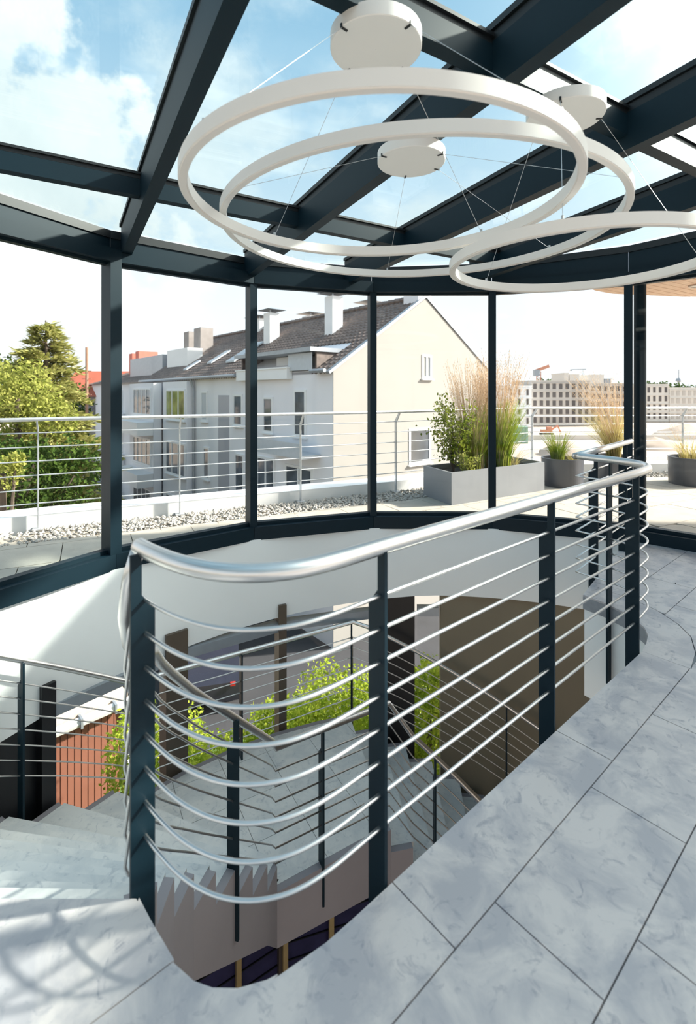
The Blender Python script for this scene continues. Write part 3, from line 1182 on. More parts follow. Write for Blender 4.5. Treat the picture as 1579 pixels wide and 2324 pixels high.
# ------------------------------------------------------------------ ring pendant lamps
def ring_lamp(label, c, rad, z, cz, angs, cup):
    """c: plan centre, z: mid height of the ring, cz: underside of the ceiling cup."""
    t = thing('ring_pendant', label, 'lamp', (c[0], c[1], z), 'white ring pendants under the glass roof')
    r = MB()
    h, w = 0.0225, 0.032
    r.lathe((c[0], c[1], z), [(rad - w, -h), (rad - w, h), (rad, h), (rad, -h)], 128)
    obj('ring', r, M['white_paint'], t, smooth=True)
    d = MB()
    d.lathe((c[0], c[1], z), [(rad - w + 0.005, -h - 0.004), (rad - w + 0.005, -h), (rad - 0.005, -h), (rad - 0.005, -h - 0.004)], 96)
    obj('diffuser', d, M['opal'], t, smooth=True)
    k = MB()
    R0 = 0.18
    k.lathe((cup[0], cup[1], cz), [(0.002, 0), (R0 - 0.003, 0), (R0, 0.003), (R0, 0.055), (0.002, 0.055)], 56)
    ko = obj('ceiling_cup', k, M['white_paint'], t, smooth=True)
    for a in angs:
        s = MB()
        s.abox(cup[0] + math.sin(R(a)) * (R0 - 0.012), cup[1] + math.cos(R(a)) * (R0 - 0.012), cz - 0.004, cz + 0.012, R(a), 0.016, 0.004)
        obj('cable_grip', s, M['gasket'], ko)
        wr_ = MB()
        wr_.tube([(cup[0] + math.sin(R(a)) * (R0 - 0.004), cup[1] + math.cos(R(a)) * (R0 - 0.004), cz),
                  (c[0] + math.sin(R(a)) * (rad - w / 2), c[1] + math.cos(R(a)) * (rad - w / 2), z + h)], 0.0011, 5)
        obj('wire', wr_, M['galv'], t)
        g = MB()
        g.disc((c[0] + math.sin(R(a)) * (rad - w / 2), c[1] + math.cos(R(a)) * (rad - w / 2), z + h), 0.006, 0.018, 8)
        obj('wire_clip', g, M['galv'], t)


ring_lamp('middle sized white ring pendant, nearest and highest in view, under the largest looking ceiling cup', (0.117, 1.93), 0.745, 1.45 + 0.766, 2.802, (48, 138, 228, 318), (0.11, 1.93))
ring_lamp('widest white ring pendant, hung highest, from the cup on the central roof beam', (0.36, 2.62), 1.015, 1.45 + 0.878, 2.678, (-4, 64, 124, 244), (0.338, 2.62))
ring_lamp('smallest white ring pendant, hung lowest and reaching out of the right edge', (1.12, 2.39), 0.613, 1.45 + 0.636, 2.788, (90, 210, 330), (1.06, 2.39))
# ------------------------------------------------------------------ terrace around the rotunda
RL = [(-7.9, 2.55), (-3.34, 5.19), (0.71, 7.18), (3.33, 8.85), (12.5, 9.3)]     # railing line
ROT = [PZ(-109 + 20 * k, RG + 0.09) for k in range(18)]
TB = []
for i in range(len(RL) - 1):
    a, b = RL[i], RL[i + 1]
    TB.append((a, b))
terr = [[RL[0], RL[1], (RL[1][0], -3.5), (RL[0][0], -3.5)], [RL[1], RL[2], (RL[2][0], -3.5), (RL[1][0], -3.5)],
        [RL[2], RL[3], (RL[3][0], -3.5), (RL[2][0], -3.5)], [RL[3], RL[4], (RL[4][0], -3.5), (RL[3][0], -3.5)]]
SUN_BLOCK = [(4.9, 1.85), (9.6, 1.85), (9.6, 4.2), (4.9, 4.2)]
tm = MB()
for p in terr:
    for q in outside(outside([p], ROT), SUN_BLOCK):
        tm.prism(q, -0.34, -0.052)
terrace = obj('terrace', tm, M['paver'], kind='structure')
TAZ = R(62)
tx, ty = math.sin(TAZ), math.cos(TAZ)
GRAV = 0.52


def shift_line(a, b, d):
    L = math.hypot(b[0] - a[0], b[1] - a[1])
    nx, ny = (b[1] - a[1]) / L, -(b[0] - a[0]) / L
    return (a[0] + nx * d, a[1] + ny * d), (nx, ny)


pk = 0
for i in range(-14, 16):
    for k in range(0, 14):
        L = 0.60
        o = (-3.34 + tx * (L * i + (0.3 if k % 2 else 0)) + ty * (L * k + 0.05), 5.19 + ty * (L * i + (0.3 if k % 2 else 0)) - tx * (L * k + 0.05))
        g = 0.004
        q = [(o[0] + tx * g + ty * g, o[1] + ty * g - tx * g), (o[0] + tx * (L - g) + ty * g, o[1] + ty * (L - g) - tx * g),
             (o[0] + tx * (L - g) + ty * (L - g), o[1] + ty * (L - g) - tx * (L - g)), (o[0] + tx * g + ty * (L - g), o[1] + ty * g - tx * (L - g))]
        cxq, cyq = sum(v[0] for v in q) / 4, sum(v[1] for v in q) / 4
        if cyq < -0.9 or cxq < -6 or cxq > 8 or (cxq > 1.2 * cyq and cxq > 4.5):
            continue
        polys = [q]
        for (a, b) in TB:
            p0, n0 = shift_line(a, b, GRAV)
            x0, x1 = a[0], b[0]
            np_ = []
            for p in polys:
                lo = clip_half(clip_half(p, (x0, 0), (-1, 0)), (x1, 0), (1, 0)) if True else p
                lo = clip_half(lo, p0, (-n0[0], -n0[1])) if len(lo) > 2 else lo
                if area(lo) > 0.002:
                    np_.append(lo)
                if x0 == RL[0][0]:
                    pass
            if np_:
                for p in np_:
                    for s in outside(outside([p], ROT), SUN_BLOCK):
                        if area(s) > 0.004:
                            pm = MB()
                            pm.prism(s, -0.051, -0.012 + random.uniform(-0.0015, 0.0015))
                            obj('paver', pm, M['paver'], terrace)
                            pk += 1
# white parapet kerb outside the railing
def off_in(i, d):
    """Corner i of the railing line moved inwards by d."""
    a = RL[max(i - 1, 0)]
    b = RL[min(i + 1, len(RL) - 1)]
    L = math.hypot(b[0] - a[0], b[1] - a[1])
    return (RL[i][0] + (b[1] - a[1]) / L * d, RL[i][1] - (b[0] - a[0]) / L * d)


kb = MB()
for i in range(len(TB)):
    kb.prism([off_in(i, -0.06), off_in(i + 1, -0.06), off_in(i + 1, -0.46), off_in(i, -0.46)], -0.45, 0.13)
obj('trim_3', kb, M['parapet'], kind='structure')
# river pebbles between pavers and kerb
pb = MB()
rnd = random.Random(5)
ICO = [(0, 0, 1), (0.9, 0, 0.1), (0.28, 0.85, 0.1), (-0.72, 0.53, 0.1), (-0.72, -0.53, 0.1), (0.28, -0.85, 0.1), (0, 0, -0.8)]
ICF = [(0, 1, 2), (0, 2, 3), (0, 3, 4), (0, 4, 5), (0, 5, 1), (6, 2, 1), (6, 3, 2), (6, 4, 3), (6, 5, 4), (6, 1, 5)]
for (a, b), dens in zip(TB, (700, 2600, 1500, 2200)):
    for _ in range(dens):
        f = rnd.random()
        d = rnd.uniform(-0.04, GRAV)
        p0, n0 = shift_line(a, b, d)
        x, y = p0[0] + (b[0] - a[0]) * f, p0[1] + (b[1] - a[1]) * f
        s = rnd.uniform(0.012, 0.034)
        ph = rnd.random() * 6.3
        z = -0.045 + s * 0.5 + rnd.random() * 0.025
        e = rnd.uniform(0.6, 1.0)
        pb.add([(x + (vx * math.cos(ph) - vy * math.sin(ph) * e) * s, y + (vx * math.sin(ph) + vy * math.cos(ph) * e) * s, z + vz * s * 0.7) for vx, vy, vz in ICO], ICF)
pbo = raw('gravel', pb.v, pb.f, M['pebble'], kind='stuff')
tag(pbo, 'strip of grey and beige pebbles along the white terrace kerb', 'gravel')

# galvanised terrace railing
tr = thing('terrace_railing', 'galvanised terrace railing with kinked posts and thin rods, outside the glazing', 'railing', (0.71, 7.18, 0))
ZR = 1.165


hm = MB()
hm.tube([off_in(i, 0.10) + (ZR,) for i in range(len(RL))], 0.021, 10)
obj('handrail', hm, M['galv'], tr, smooth='all')
for k in range(6):
    rm = MB()
    rm.tube([off_in(i, -0.0) + (0.267 + 0.15 * k,) for i in range(len(RL))], 0.007, 6)
    obj('rod', rm, M['galv'], tr, smooth='all')
tposts = [(-6.0, None), (-4.67, None), (-3.30, None), (-2.01, None), (-0.633, None), (0.70, None), (2.05, None), (3.33, None), (4.75, None), (6.15, None), (7.55, None)]
for x, _ in tposts:
    for a, b in TB:
        if a[0] <= x <= b[0]:
            f = (x - a[0]) / (b[0] - a[0])
            y = a[1] + (b[1] - a[1]) * f
            L = math.hypot(b[0] - a[0], b[1] - a[1])
            inx, iny = (b[1] - a[1]) / L, -(b[0] - a[0]) / L
            al = Vector(((b[0] - a[0]) / L, (b[1] - a[1]) / L, 0))
            pm = MB()
            ii = Vector((inx, iny, 0))
            w = 0.022
            prof = [(-w, -0.05), (w, -0.05), (w, 1.0), (0.10 + w, 1.145), (0.10 - w, 1.145), (-w, 1.03)]
            pm.sheet([Vector((x, y, 0)) + ii * p + Vector((0, 0, z)) - al * 0.006 for p, z in prof], 0.012, al)
            pm.frame_box(Vector((x, y, -0.005)), al, ii, (0, 0, 1), 0.05, 0.06, 0.008)
            obj('post', pm, M['galv'], tr)
            break


# ------------------------------------------------------------------ plants
def grass(label, x, y, z, n, h, spread, lean, mat_name, plume=0, plume_mat='straw', wid=0.006, seed=1, group=None, lean_dir=None, foot=0.06):
    rn = random.Random(seed)
    t = thing('ornamental_grass', label, 'grass', (x, y, z), group)
    vs, fs, pv, pf = [], [], [], []

    def blade(V, Fc, hh, sp, w, tip, seg=4):
        a = rn.random() * 2 * PI
        fr = rn.random() ** 0.5 * foot
        bx, by = x + math.cos(a) * fr, y + math.sin(a) * fr
        a2 = a + rn.uniform(-0.7, 0.7)
        dx, dy = math.cos(a2) * sp, math.sin(a2) * sp
        if lean_dir:
            dx += lean_dir[0] * lean * hh
            dy += lean_dir[1] * lean * hh
        o = rn.random() * PI
        sx, sy = math.cos(o), math.sin(o)
        pts = []
        for i in range(seg + 1):
            f = i / seg
            b = f ** 1.9
            pts.append((bx + dx * b, by + dy * b, z + hh * (f - 0.12 * sp / max(hh, .1) * f * f)))
        i0 = len(V)
        for i, p in enumerate(pts):
            ww = w * (1 - 0.75 * (i / seg))
            V.append((p[0] - sx * ww, p[1] - sy * ww, p[2]))
            V.append((p[0] + sx * ww, p[1] + sy * ww, p[2]))
        for i in range(seg):
            Fc.append((i0 + 2 * i, i0 + 2 * i + 1, i0 + 2 * i + 3, i0 + 2 * i + 2))
        return pts

    for _ in range(n):
        blade(vs, fs, h * rn.uniform(0.45, 1.0), spread * rn.uniform(0.2, 1.0), wid * rn.uniform(0.6, 1.2), 0)
    raw('blades', vs, fs, M[mat_name], t, 'stuff')
    if plume:
        for _ in range(plume):
            hh = h * rn.uniform(1.15, 1.62)
            pts = blade(pv, pf, hh, spread * rn.uniform(0.3, 1.05), 0.003, 0)
            # feathery head: short side bristles along the last third of the stem
            p0, p1 = Vector(pts[2]), Vector(pts[4])
            for q in range(13):
                f = 0.35 + 0.65 * q / 12
                c = p0 + (p1 - p0) * f
                a = rn.random() * 2 * PI
                l = rn.uniform(0.02, 0.05) * (1.15 - 0.6 * f) * (h / 0.8)
                d = Vector((math.cos(a) * 0.5, math.sin(a) * 0.5, 1.0)) * l
                s = Vector((-math.sin(a), math.cos(a), 0)) * 0.0035
                i0 = len(pv)
                pv += [tuple(c - s), tuple(c + s), tuple(c + d)]
                pf.append((i0, i0 + 1, i0 + 2))
        raw('plumes', pv, pf, M[plume_mat], t, 'stuff')
    return t


def leaf(V, Fc, c, d, nrm, l, w):
    """A pointed leaf of two folded quads from c along d."""
    s = d.cross(nrm).normalized() * w
    n2 = nrm * (w * 0.35)
    i0 = len(V)
    a, m, b = c, c + d * (l * 0.45), c + d * l
    V += [tuple(a), tuple(m + s + n2), tuple(b), tuple(m - s + n2), tuple(m)]
    Fc += [(i0, i0 + 4, i0 + 1), (i0 + 4, i0 + 2, i0 + 1), (i0, i0 + 3, i0 + 4), (i0 + 4, i0 + 3, i0 + 2)]


def rvec(rn):
    while True:
        v = Vector((rn.uniform(-1, 1), rn.uniform(-1, 1), rn.uniform(-1, 1)))
        if 0.05 < v.length < 1:
            return v.normalized()


def shrub(label, x, y, z, h, rx, n, mat_name, seed, cat='shrub', leaf_l=0.05, stems=9):
    rn = random.Random(seed)
    t = thing('leafy_shrub', label, cat, (x, y, z))
    sm, V, Fc = MB(), [], []
    for k in range(stems):
        a = 2 * PI * k / stems + rn.uniform(-0.3, 0.3)
        tipr = rx * rn.uniform(0.3, 1.0)
        hh = h * rn.uniform(0.6, 1.0)
        P = []
        for i in range(7):
            f = i / 6
            P.append(Vector((x + math.cos(a) * tipr * f ** 1.3 + rn.uniform(-0.02, 0.02), y + math.sin(a) * tipr * f ** 1.3 + rn.uniform(-0.02, 0.02), z + hh * f - 0.02)))
        sm.tube(P, [0.006 - 0.0007 * i for i in range(7)], 5)
        for q in range(n // stems):
            f = 0.22 + 0.78 * rn.random()
            i = min(int(f * 6), 5)
            c = P[i].lerp(P[i + 1], f * 6 - i) + Vector((rn.gauss(0, 1), rn.gauss(0, 1), rn.gauss(0, 0.6))) * (rx * 0.16)
            d = (rvec(rn) + Vector((0, 0, 0.15))).normalized()
            leaf(V, Fc, c, d, rvec(rn), leaf_l * rn.uniform(0.6, 1.2), leaf_l * 0.28)
    obj('stems', sm, M['bark'], t)
    raw('leaves', V, Fc, M[mat_name], t, 'stuff')
    return t


EU, EV = Vector((0.853, 0.52, 0)), Vector((-0.39, 0.92, 0)).normalized()
A0 = Vector((1.336, 6.31, 0))
pl = thing('planter_box', 'long rectangular grey planter box on the terrace beyond the glazing', 'planter', tuple(A0 + EU * 0.93 + EV * 0.34))
LB, WB, HB, TH = 1.86, 0.68, 0.41, 0.03


def boxpoly(u0, u1, v0, v1):
    return [tuple((A0 + EU * u + EV * v).xy) for u, v in ((u0, v0), (u1, v0), (u1, v1), (u0, v1))]


sm_ = MB()
for r_ in ((0, LB, 0, TH), (0, LB, WB - TH, WB), (0, TH, TH, WB - TH), (LB - TH, LB, TH, WB - TH)):
    sm_.prism(boxpoly(*r_), -0.012, HB)
obj('shell', sm_, M['planter'], pl)
sm_ = MB()
sm_.prism(boxpoly(TH, LB - TH, TH, WB - TH), 0.0, HB - 0.07)
obj('soil', sm_, M['soil'], pl)


def inbox(u, v):
    p = A0 + EU * u + EV * v
    return p.x, p.y


x, y = inbox(0.30, 0.36)
shrub('bushy green leafed shrub at the left end of the long planter box', x, y, HB - 0.07, 1.12, 0.42, 1500, 'leaf_shrub', 3, leaf_l=0.055, stems=14)
x, y = inbox(0.42, 0.16)
shrub('small pale yellow green bush low at the front of the long planter box', x, y, HB - 0.07, 0.32, 0.22, 300, 'leaf_yellow', 4, leaf_l=0.045, stems=8)
x, y = inbox(0.72, 0.42)
grass('tall plumed grass in the middle of the planter box, left of the dark window post', x, y, HB - 0.07, 560, 1.0, 0.32, 0, 'blade', 260, 'straw', 0.0045, 21, foot=0.17)
x, y = inbox(1.18, 0.34)
grass('tall plumed grass at the right part of the planter box, partly behind the dark window post', x, y, HB - 0.07, 950, 1.08, 0.34, 0, 'blade', 260, 'straw', 0.0055, 22, foot=0.18)
x, y = inbox(1.52, 0.32)
grass('thin dry grass tuft with bent stems at the right end of the planter box', x, y, HB - 0.07, 46, 0.34, 0.42, 0, 'straw_low', 0, 'straw', 0.004, 23)


def round_planter(label, x, y, r, h):
    t = thing('round_planter', label, 'planter', (x, y, 0), 'round grey planters on the terrace')
    m_ = MB()
    m_.lathe((x, y, 0), [(0.01, -0.012), (r * 0.97, -0.012), (r, h - 0.01), (r, h), (r - 0.03, h), (r - 0.032, h - 0.08), (0.01, h - 0.08)], 48)
    obj('shell', m_, M['planter_dark'], t, smooth=True)
    s = MB()
    s.disc((x, y, h - 0.079), r - 0.036, 0.02, 28)
    obj('soil', s, M['soil'], t)


round_planter('round grey planter with a short green tuft, beside the long planter box', 3.37, 7.70, 0.31, 0.42)
grass('short bright green grass tuft in the round planter beside the long box', 3.29, 7.68, 0.36, 330, 0.52, 0.22, 0, 'blade', 0, 'straw', 0.0045, 31, foot=0.09)
grass('low straw coloured grass spilling over the round planter beside the long box', 3.52, 7.62, 0.36, 130, 0.17, 0.22, 0, 'straw_low', 0, 'straw', 0.004, 32, foot=0.07)
round_planter('round grey planter with tall straw grass, seen behind the small railing posts', 4.40, 8.05, 0.30, 0.41)
grass('tall straw coloured grass leaning over in the planter behind the round column', 4.38, 8.05, 0.35, 520, 0.92, 0.44, 0.24, 'straw_low', 170, 'straw', 0.0045, 33, lean_dir=(-0.9, 0.1), foot=0.10)
round_planter('round grey planter cut by the right edge, beyond the round column', 5.52, 7.80, 0.36, 0.42)
grass('sparse green and straw grass in the planter at the right edge', 5.42, 7.76, 0.36, 170, 0.42, 0.30, 0, 'straw_low', 14, 'straw', 0.0045, 34, foot=0.13)
# ------------------------------------------------------------------ ground far below
GZ = -7.8
gm = MB()
gm.prism([(-900, -400), (900, -400), (900, 1500), (-900, 1500)], GZ - 0.5, GZ)
obj('ground', gm, M['earth'], kind='structure')
gm = MB()
gm.prism([(-40, -10), (6, -10), (6, 22), (-8, 30), (-40, 40)], GZ, GZ + 0.02)
obj('street', gm, M['asphalt'], kind='structure')
gm = MB()
gm.prism([(-9, 4.5), (3.5, 4.5), (3.5, 12.5), (-3, 13.0), (-9, 9)], GZ + 0.02, GZ + 0.05)
obj('lawn', gm, M['lawn'], kind='structure')
gm = MB()
gm.prism([(-7, 8.3), (-1.9, 10.6), (-2.6, 12.2), (-8, 9.8)], GZ + 0.05, GZ + 0.08)
obj('footpath', gm, M['gravel_roof'], kind='structure')

# ------------------------------------------------------------------ gabled apartment house
G0 = Vector((-0.546, 17.6, 0))
GD = Vector((0.766, 0.643, 0))
LD = Vector((-0.643, 0.766, 0))
UPV = Vector((0, 0, 1))


def HP(s, t, z):
    return G0 + LD * s + GD * t + UPV * z


def hbox(mb, s0, s1, t0, t1, z0, z1):
    return mb.frame_box(HP((s0 + s1) / 2, (t0 + t1) / 2, (z0 + z1) / 2), LD, GD, UPV, (s1 - s0) / 2, (t1 - t0) / 2, (z1 - z0) / 2)


EAVE, PEAK, HW = 2.25, 5.42, 5.0
SL = (PEAK - EAVE) / HW


def gable_body(s0, s1, eave, peak, hw, mat_, parent, name='wall'):
    m = MB()
    prof = [(0, GZ), (2 * hw, GZ), (2 * hw, eave), (hw, peak), (0, eave)]
    vs = [HP(s0, t, z) for t, z in prof] + [HP(s1, t, z) for t, z in prof]
    n = 5
    m.add(vs, [tuple(range(n)), tuple(range(2 * n - 1, n - 1, -1))] + [(i, (i + 1) % n, n + (i + 1) % n, n + i) for i in range(n)])
    return obj(name, m, mat_, parent)


def tiled_roof(s0, s1, eave, peak, hw, parent, courses=20, over=0.25, skip=None):
    """Courses of overlapping rolled tiles on both slopes."""
    slope = (peak - eave) / hw
    for side in (0, 1):
        m = MB()
        for c in range(courses):
            f0, f1 = c / courses, (c + 1) / courses
            for_range = []
            if skip and side == 0:
                lo, hi, fc = skip
                if f0 < fc:
                    for_range = [(s0, lo), (hi, s1)]
                else:
                    for_range = [(s0, s1)]
            else:
                for_range = [(s0, s1)]
            for sa, sb in for_range:
                if sb - sa < 0.1:
                    continue
                ta0, ta1 = -over + (hw + over) * f0, -over + (hw + over) * f1 + 0.05
                z0 = eave + slope * ta0 + 0.10
                z1 = eave + slope * ta1 + 0.05
                nseg = max(2, int((sb - sa) / 0.13))
                vs, fs = [], []
                for i in range(nseg + 1):
                    s = sa + (sb - sa) * i / nseg
                    wv = 0.035 * (1 if i % 2 else -1)
                    T0, T1 = (ta0, ta1) if side == 0 else (2 * hw - ta0, 2 * hw - ta1)
                    vs += [HP(s, T0, z0 + wv - 0.06), HP(s, T0, z0 + wv), HP(s, T1, z1 + wv * 0.6)]
                for i in range(nseg):
                    a = i * 3
                    fs += [(a, a + 1, a + 4, a + 3), (a + 1, a + 2, a + 5, a + 4)]
                m.add(vs, fs)
        raw('roof_tiles', m.v, m.f, M['roof_tile'], parent, 'stuff')
    rg = MB()
    n = int((s1 - s0) / 0.4)
    for i in range(n):
        sa = s0 + (s1 - s0) * i / n
        rg.tube([HP(sa, hw, peak + 0.10), HP(sa + (s1 - s0) / n * 1.08, hw, peak + 0.13)], 0.13, 6)
    obj('ridge_cap', rg, M['roof_tile'], parent)


def house_window(parent, s, t, z0, w, h, pane='win_pane', bars=1, gable=False, sill=True, recess=False):
    """Window on the long side (t fixed, s along) or on the gable (s fixed, t along)."""
    f = MB()

    def bx(a0, a1, z0_, z1_, d0, d1):
        if gable:
            hbox(f, -d1, -d0, s + a0, s + a1, z0_, z1_)
        else:
            hbox(f, s + a0, s + a1, t - d1, t - d0, z0_, z1_)
    fw = 0.10
    bx(0, w, z0, z0 + fw, 0.0, 0.06)
    bx(0, w, z0 + h - fw, z0 + h, 0.0, 0.06)
    bx(0, fw, z0 + fw, z0 + h - fw, 0.0, 0.06)
    bx(w - fw, w, z0 + fw, z0 + h - fw, 0.0, 0.06)
    for b in range(1, bars):
        c = w * b / bars
        bx(c - 0.05, c + 0.05, z0 + fw, z0 + h - fw, 0.0, 0.055)
    if sill:
        bx(-0.06, w + 0.06, z0 - 0.06, z0, 0.0, 0.14)
    fo = obj('window', f, M['win_white'], parent)
    f = MB()
    for b in range(bars):
        a0 = fw if b == 0 else w * b / bars + 0.05
        a1 = w - fw if b == bars - 1 else w * (b + 1) / bars - 0.05
        f = MB()
        bx(a0, a1, z0 + fw, z0 + h - fw, 0.004, 0.03)
        obj('pane', f, M[pane], fo)


h1 = thing('apartment_house', 'cream gabled apartment house with brown tiled roof and white chimneys across from the terrace', 'building', tuple(HP(0, 5, GZ)))
S1 = 21.0
gable_body(0, S1, EAVE, PEAK, HW, M['render_white'], h1)
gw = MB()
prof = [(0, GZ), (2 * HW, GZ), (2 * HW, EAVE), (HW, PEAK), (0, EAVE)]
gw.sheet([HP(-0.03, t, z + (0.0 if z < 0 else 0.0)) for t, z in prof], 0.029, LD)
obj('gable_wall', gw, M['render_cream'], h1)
tiled_roof(0.12, S1, EAVE, PEAK, HW, h1, 20, skip=(0.95, 6.9, 0.36))
vg = MB()
for side in (0, 1):
    T = lambda t: t if side == 0 else 2 * HW - t
    vg.beam(HP(0.02, T(-0.22), EAVE - 0.10), HP(0.02, T(HW + 0.02), PEAK + 0.12), 0.20, 0.10)
obj('verge_trim', vg, M['zinc'], h1)
gt = MB()
gt.tube([HP(6.95, -0.32, EAVE - 0.02), HP(S1, -0.32, EAVE - 0.06)], 0.075, 8)
gt.tube([HP(0.06, -0.32, EAVE - 0.02), HP(0.95, -0.32, EAVE - 0.02)], 0.075, 8)
obj('gutter', gt, M['zinc'], h1)
dp = MB()
dp.tube([HP(12.2, -0.30, EAVE - 0.1), HP(12.2, -0.12, EAVE - 0.6), HP(12.2, -0.12, GZ)], 0.06, 8)
obj('downpipe', dp, M['zinc'], h1)
# recessed roof terrace with flat dark canopy
dk = MB()
hbox(dk, 0.9, 6.95, -0.35, 2.75, 2.98, 3.14)
obj('dormer_roof', dk, M['zinc'], h1)
dk = MB()
hbox(dk, 1.0, 6.9, 1.95, 2.1, EAVE, 2.98)
hbox(dk, 1.0, 6.9, -0.0, 1.95, EAVE - 0.12, EAVE - 0.02)
obj('dormer_wall', dk, M['render_grey'], h1)
dk = MB()
hbox(dk, 0.98, 1.08, 0.0, 1.95, EAVE, 2.98)
hbox(dk, 6.8, 6.9, 0.0, 1.95, EAVE, 2.98)
hbox(dk, 2.75, 3.15, 0.5, 1.0, EAVE, 2.98)
obj('dormer_post', dk, M['roof_tile'], h1)
dk = MB()
hbox(dk, 3.3, 4.7, 0.55, 0.62, EAVE - 0.05, 2.95)
obj('privacy_screen', dk, M['win_white'], h1)
dk = MB()
hbox(dk, 1.1, 2.7, -0.15, -0.12, EAVE + 0.05, 2.95)
obj('glass_screen', dk, M['blind'], h1)
dk = MB()
hbox(dk, 2.6, 6.9, -0.28, -0.02, 1.98, 2.40)
hbox(dk, 2.55, 6.95, -0.32, 0.02, 2.40, 2.46)
obj('balcony_parapet', dk, M['win_white'], h1)
# windows of the long side
house_window(h1, 4.05, 0, -0.30, 0.82, 1.55)
house_window(h1, 1.62, 0, -0.30, 0.85, 1.85)
house_window(h1, 6.75, 0, -0.15, 0.9, 1.5)
house_window(h1, 10.6, 0, -0.10, 0.8, 1.6, 'blind')
for zz, pn in ((-3.35, 'win_pane'), (-6.3, 'win_pane')):
    house_window(h1, 1.2, 0, zz, 1.9, 1.9, pn, 2)
    house_window(h1, 3.9, 0, zz, 1.5, 2.0, pn, 2)
    house_window(h1, 6.6, 0, zz, 0.9, 1.9, pn, 1)
    house_window(h1, 10.4, 0, zz + 0.2, 0.7, 1.7, pn, 1)
sr = MB()
hbox(sr, 8.15, 9.35, -0.012, 0.05, GZ, 1.30)
obj('stair_strip', sr, M['render_grey'], h1)
bl = MB()
hbox(bl, 0.7, 3.9, -0.9, -0.02, -0.98, -0.86)
hbox(bl, 0.7, 3.9, -0.9, -0.86, -0.86, -0.42)
obj('balcony', bl, M['blind'], h1)
bl = MB()
hbox(bl, 0.6, 5.6, -1.1, -0.02, -3.65, -3.5)
obj('balcony', bl, M['win_white'], h1)
# projecting bay beyond the downpipe
by = MB()
hbox(by, 12.35, 16.0, -0.45, -0.02, GZ, EAVE - 0.2)
obj('bay', by, M['render_white'], h1)
house_window(h1, 12.5, -0.45, -0.15, 2.9, 1.75, 'win_green', 3)
house_window(h1, 12.5, -0.45, -3.3, 2.9, 1.9, 'win_pane', 3)
house_window(h1, 12.5, -0.45, -6.4, 2.9, 1.9, 'win_pane', 3)
# gable windows
house_window(h1, 4.75, 0, 2.02, 0.62, 1.02, 'blind', 2, gable=True)
house_window(h1, 3.95, 0, -1.55, 1.35, 1.5, 'win_pane', 1, gable=True)
house_window(h1, 3.95, 0, -4.35, 1.35, 1.5, 'blind', 1, gable=True)
# chimneys
def chimney(s, t, w, d, z0, z1, mat_, cap=True, label_part=None):
    m = MB()
    hbox(m, s, s + w, t, t + d, z0, z1)
    c = obj('chimney', m, M[mat_], h1)
    if cap:
        k = MB()
        cx = HP(s + w / 2, t + d / 2, z1)
        hbox(k, s + 0.05, s + 0.10, t + 0.05, t + 0.10, z1, z1 + 0.18)
        hbox(k, s + w - 0.10, s + w - 0.05, t + d - 0.10, t + d - 0.05, z1, z1 + 0.18)
        e = 0.28
        vs = [HP(s - e, t - e, z1 + 0.16), HP(s + w + e, t - e, z1 + 0.16), HP(s + w + e, t + d + e, z1 + 0.16), HP(s - e, t + d + e, z1 + 0.16), HP(s + w / 2, t + d / 2, z1 + 0.36), HP(s + w / 2, t + d / 2, z1 + 0.14)]
        k.add(vs, [(0, 1, 4), (1, 2, 4), (2, 3, 4), (3, 0, 4), (1, 0, 5), (2, 1, 5), (3, 2, 5), (0, 3, 5)])
        obj('chimney_cap', k, M['zinc'], c)
    return c


chimney(3.45, 2.7, 0.58, 0.6, 3.6, 5.80, 'win_white')
chimney(8.85, 2.7, 0.66, 0.6, 3.4, 5.72, 'win_white')
chimney(9.9, 6.1, 0.9, 0.9, 3.5, 6.04, 'win_white')
chimney(13.3, 4.6, 1.3, 0.9, 3.5, 6.10, 'win_white')
chimney(4.4, 5.8, 0.7, 0.7, 3.5, 5.90, 'win_white')
chimney(0.05, 4.62, 0.85, 0.85, 4.8, 6.1, 'render_white', cap=False)
chimney(17.6, 2.6, 1.1, 0.9, 3.4, 5.80, 'chim_grey', cap=False)
chimney(19.6, 2.6, 0.9, 0.8, 3.4, 5.72, 'chim_grey', cap=False)
for (s0, t0, z0, s1, t1) in ((9.6, 1.0, 3.0, 10.6, 2.8), (12.6, 1.1, 3.05, 13.2, 2.3), (15.0, 0.6, 2.75, 15.5, 1.5)):
    sk = MB()
    vs = [HP(s0, t0, EAVE + SL * t0 + 0.14), HP(s1, t0, EAVE + SL * t0 + 0.14), HP(s1, t1, EAVE + SL * t1 + 0.14), HP(s0, t1, EAVE + SL * t1 + 0.14)]
    sk.sheet(vs, 0.09, Vector((0, 0, 1)))
    obj('roof_window', sk, M['blind'], h1)

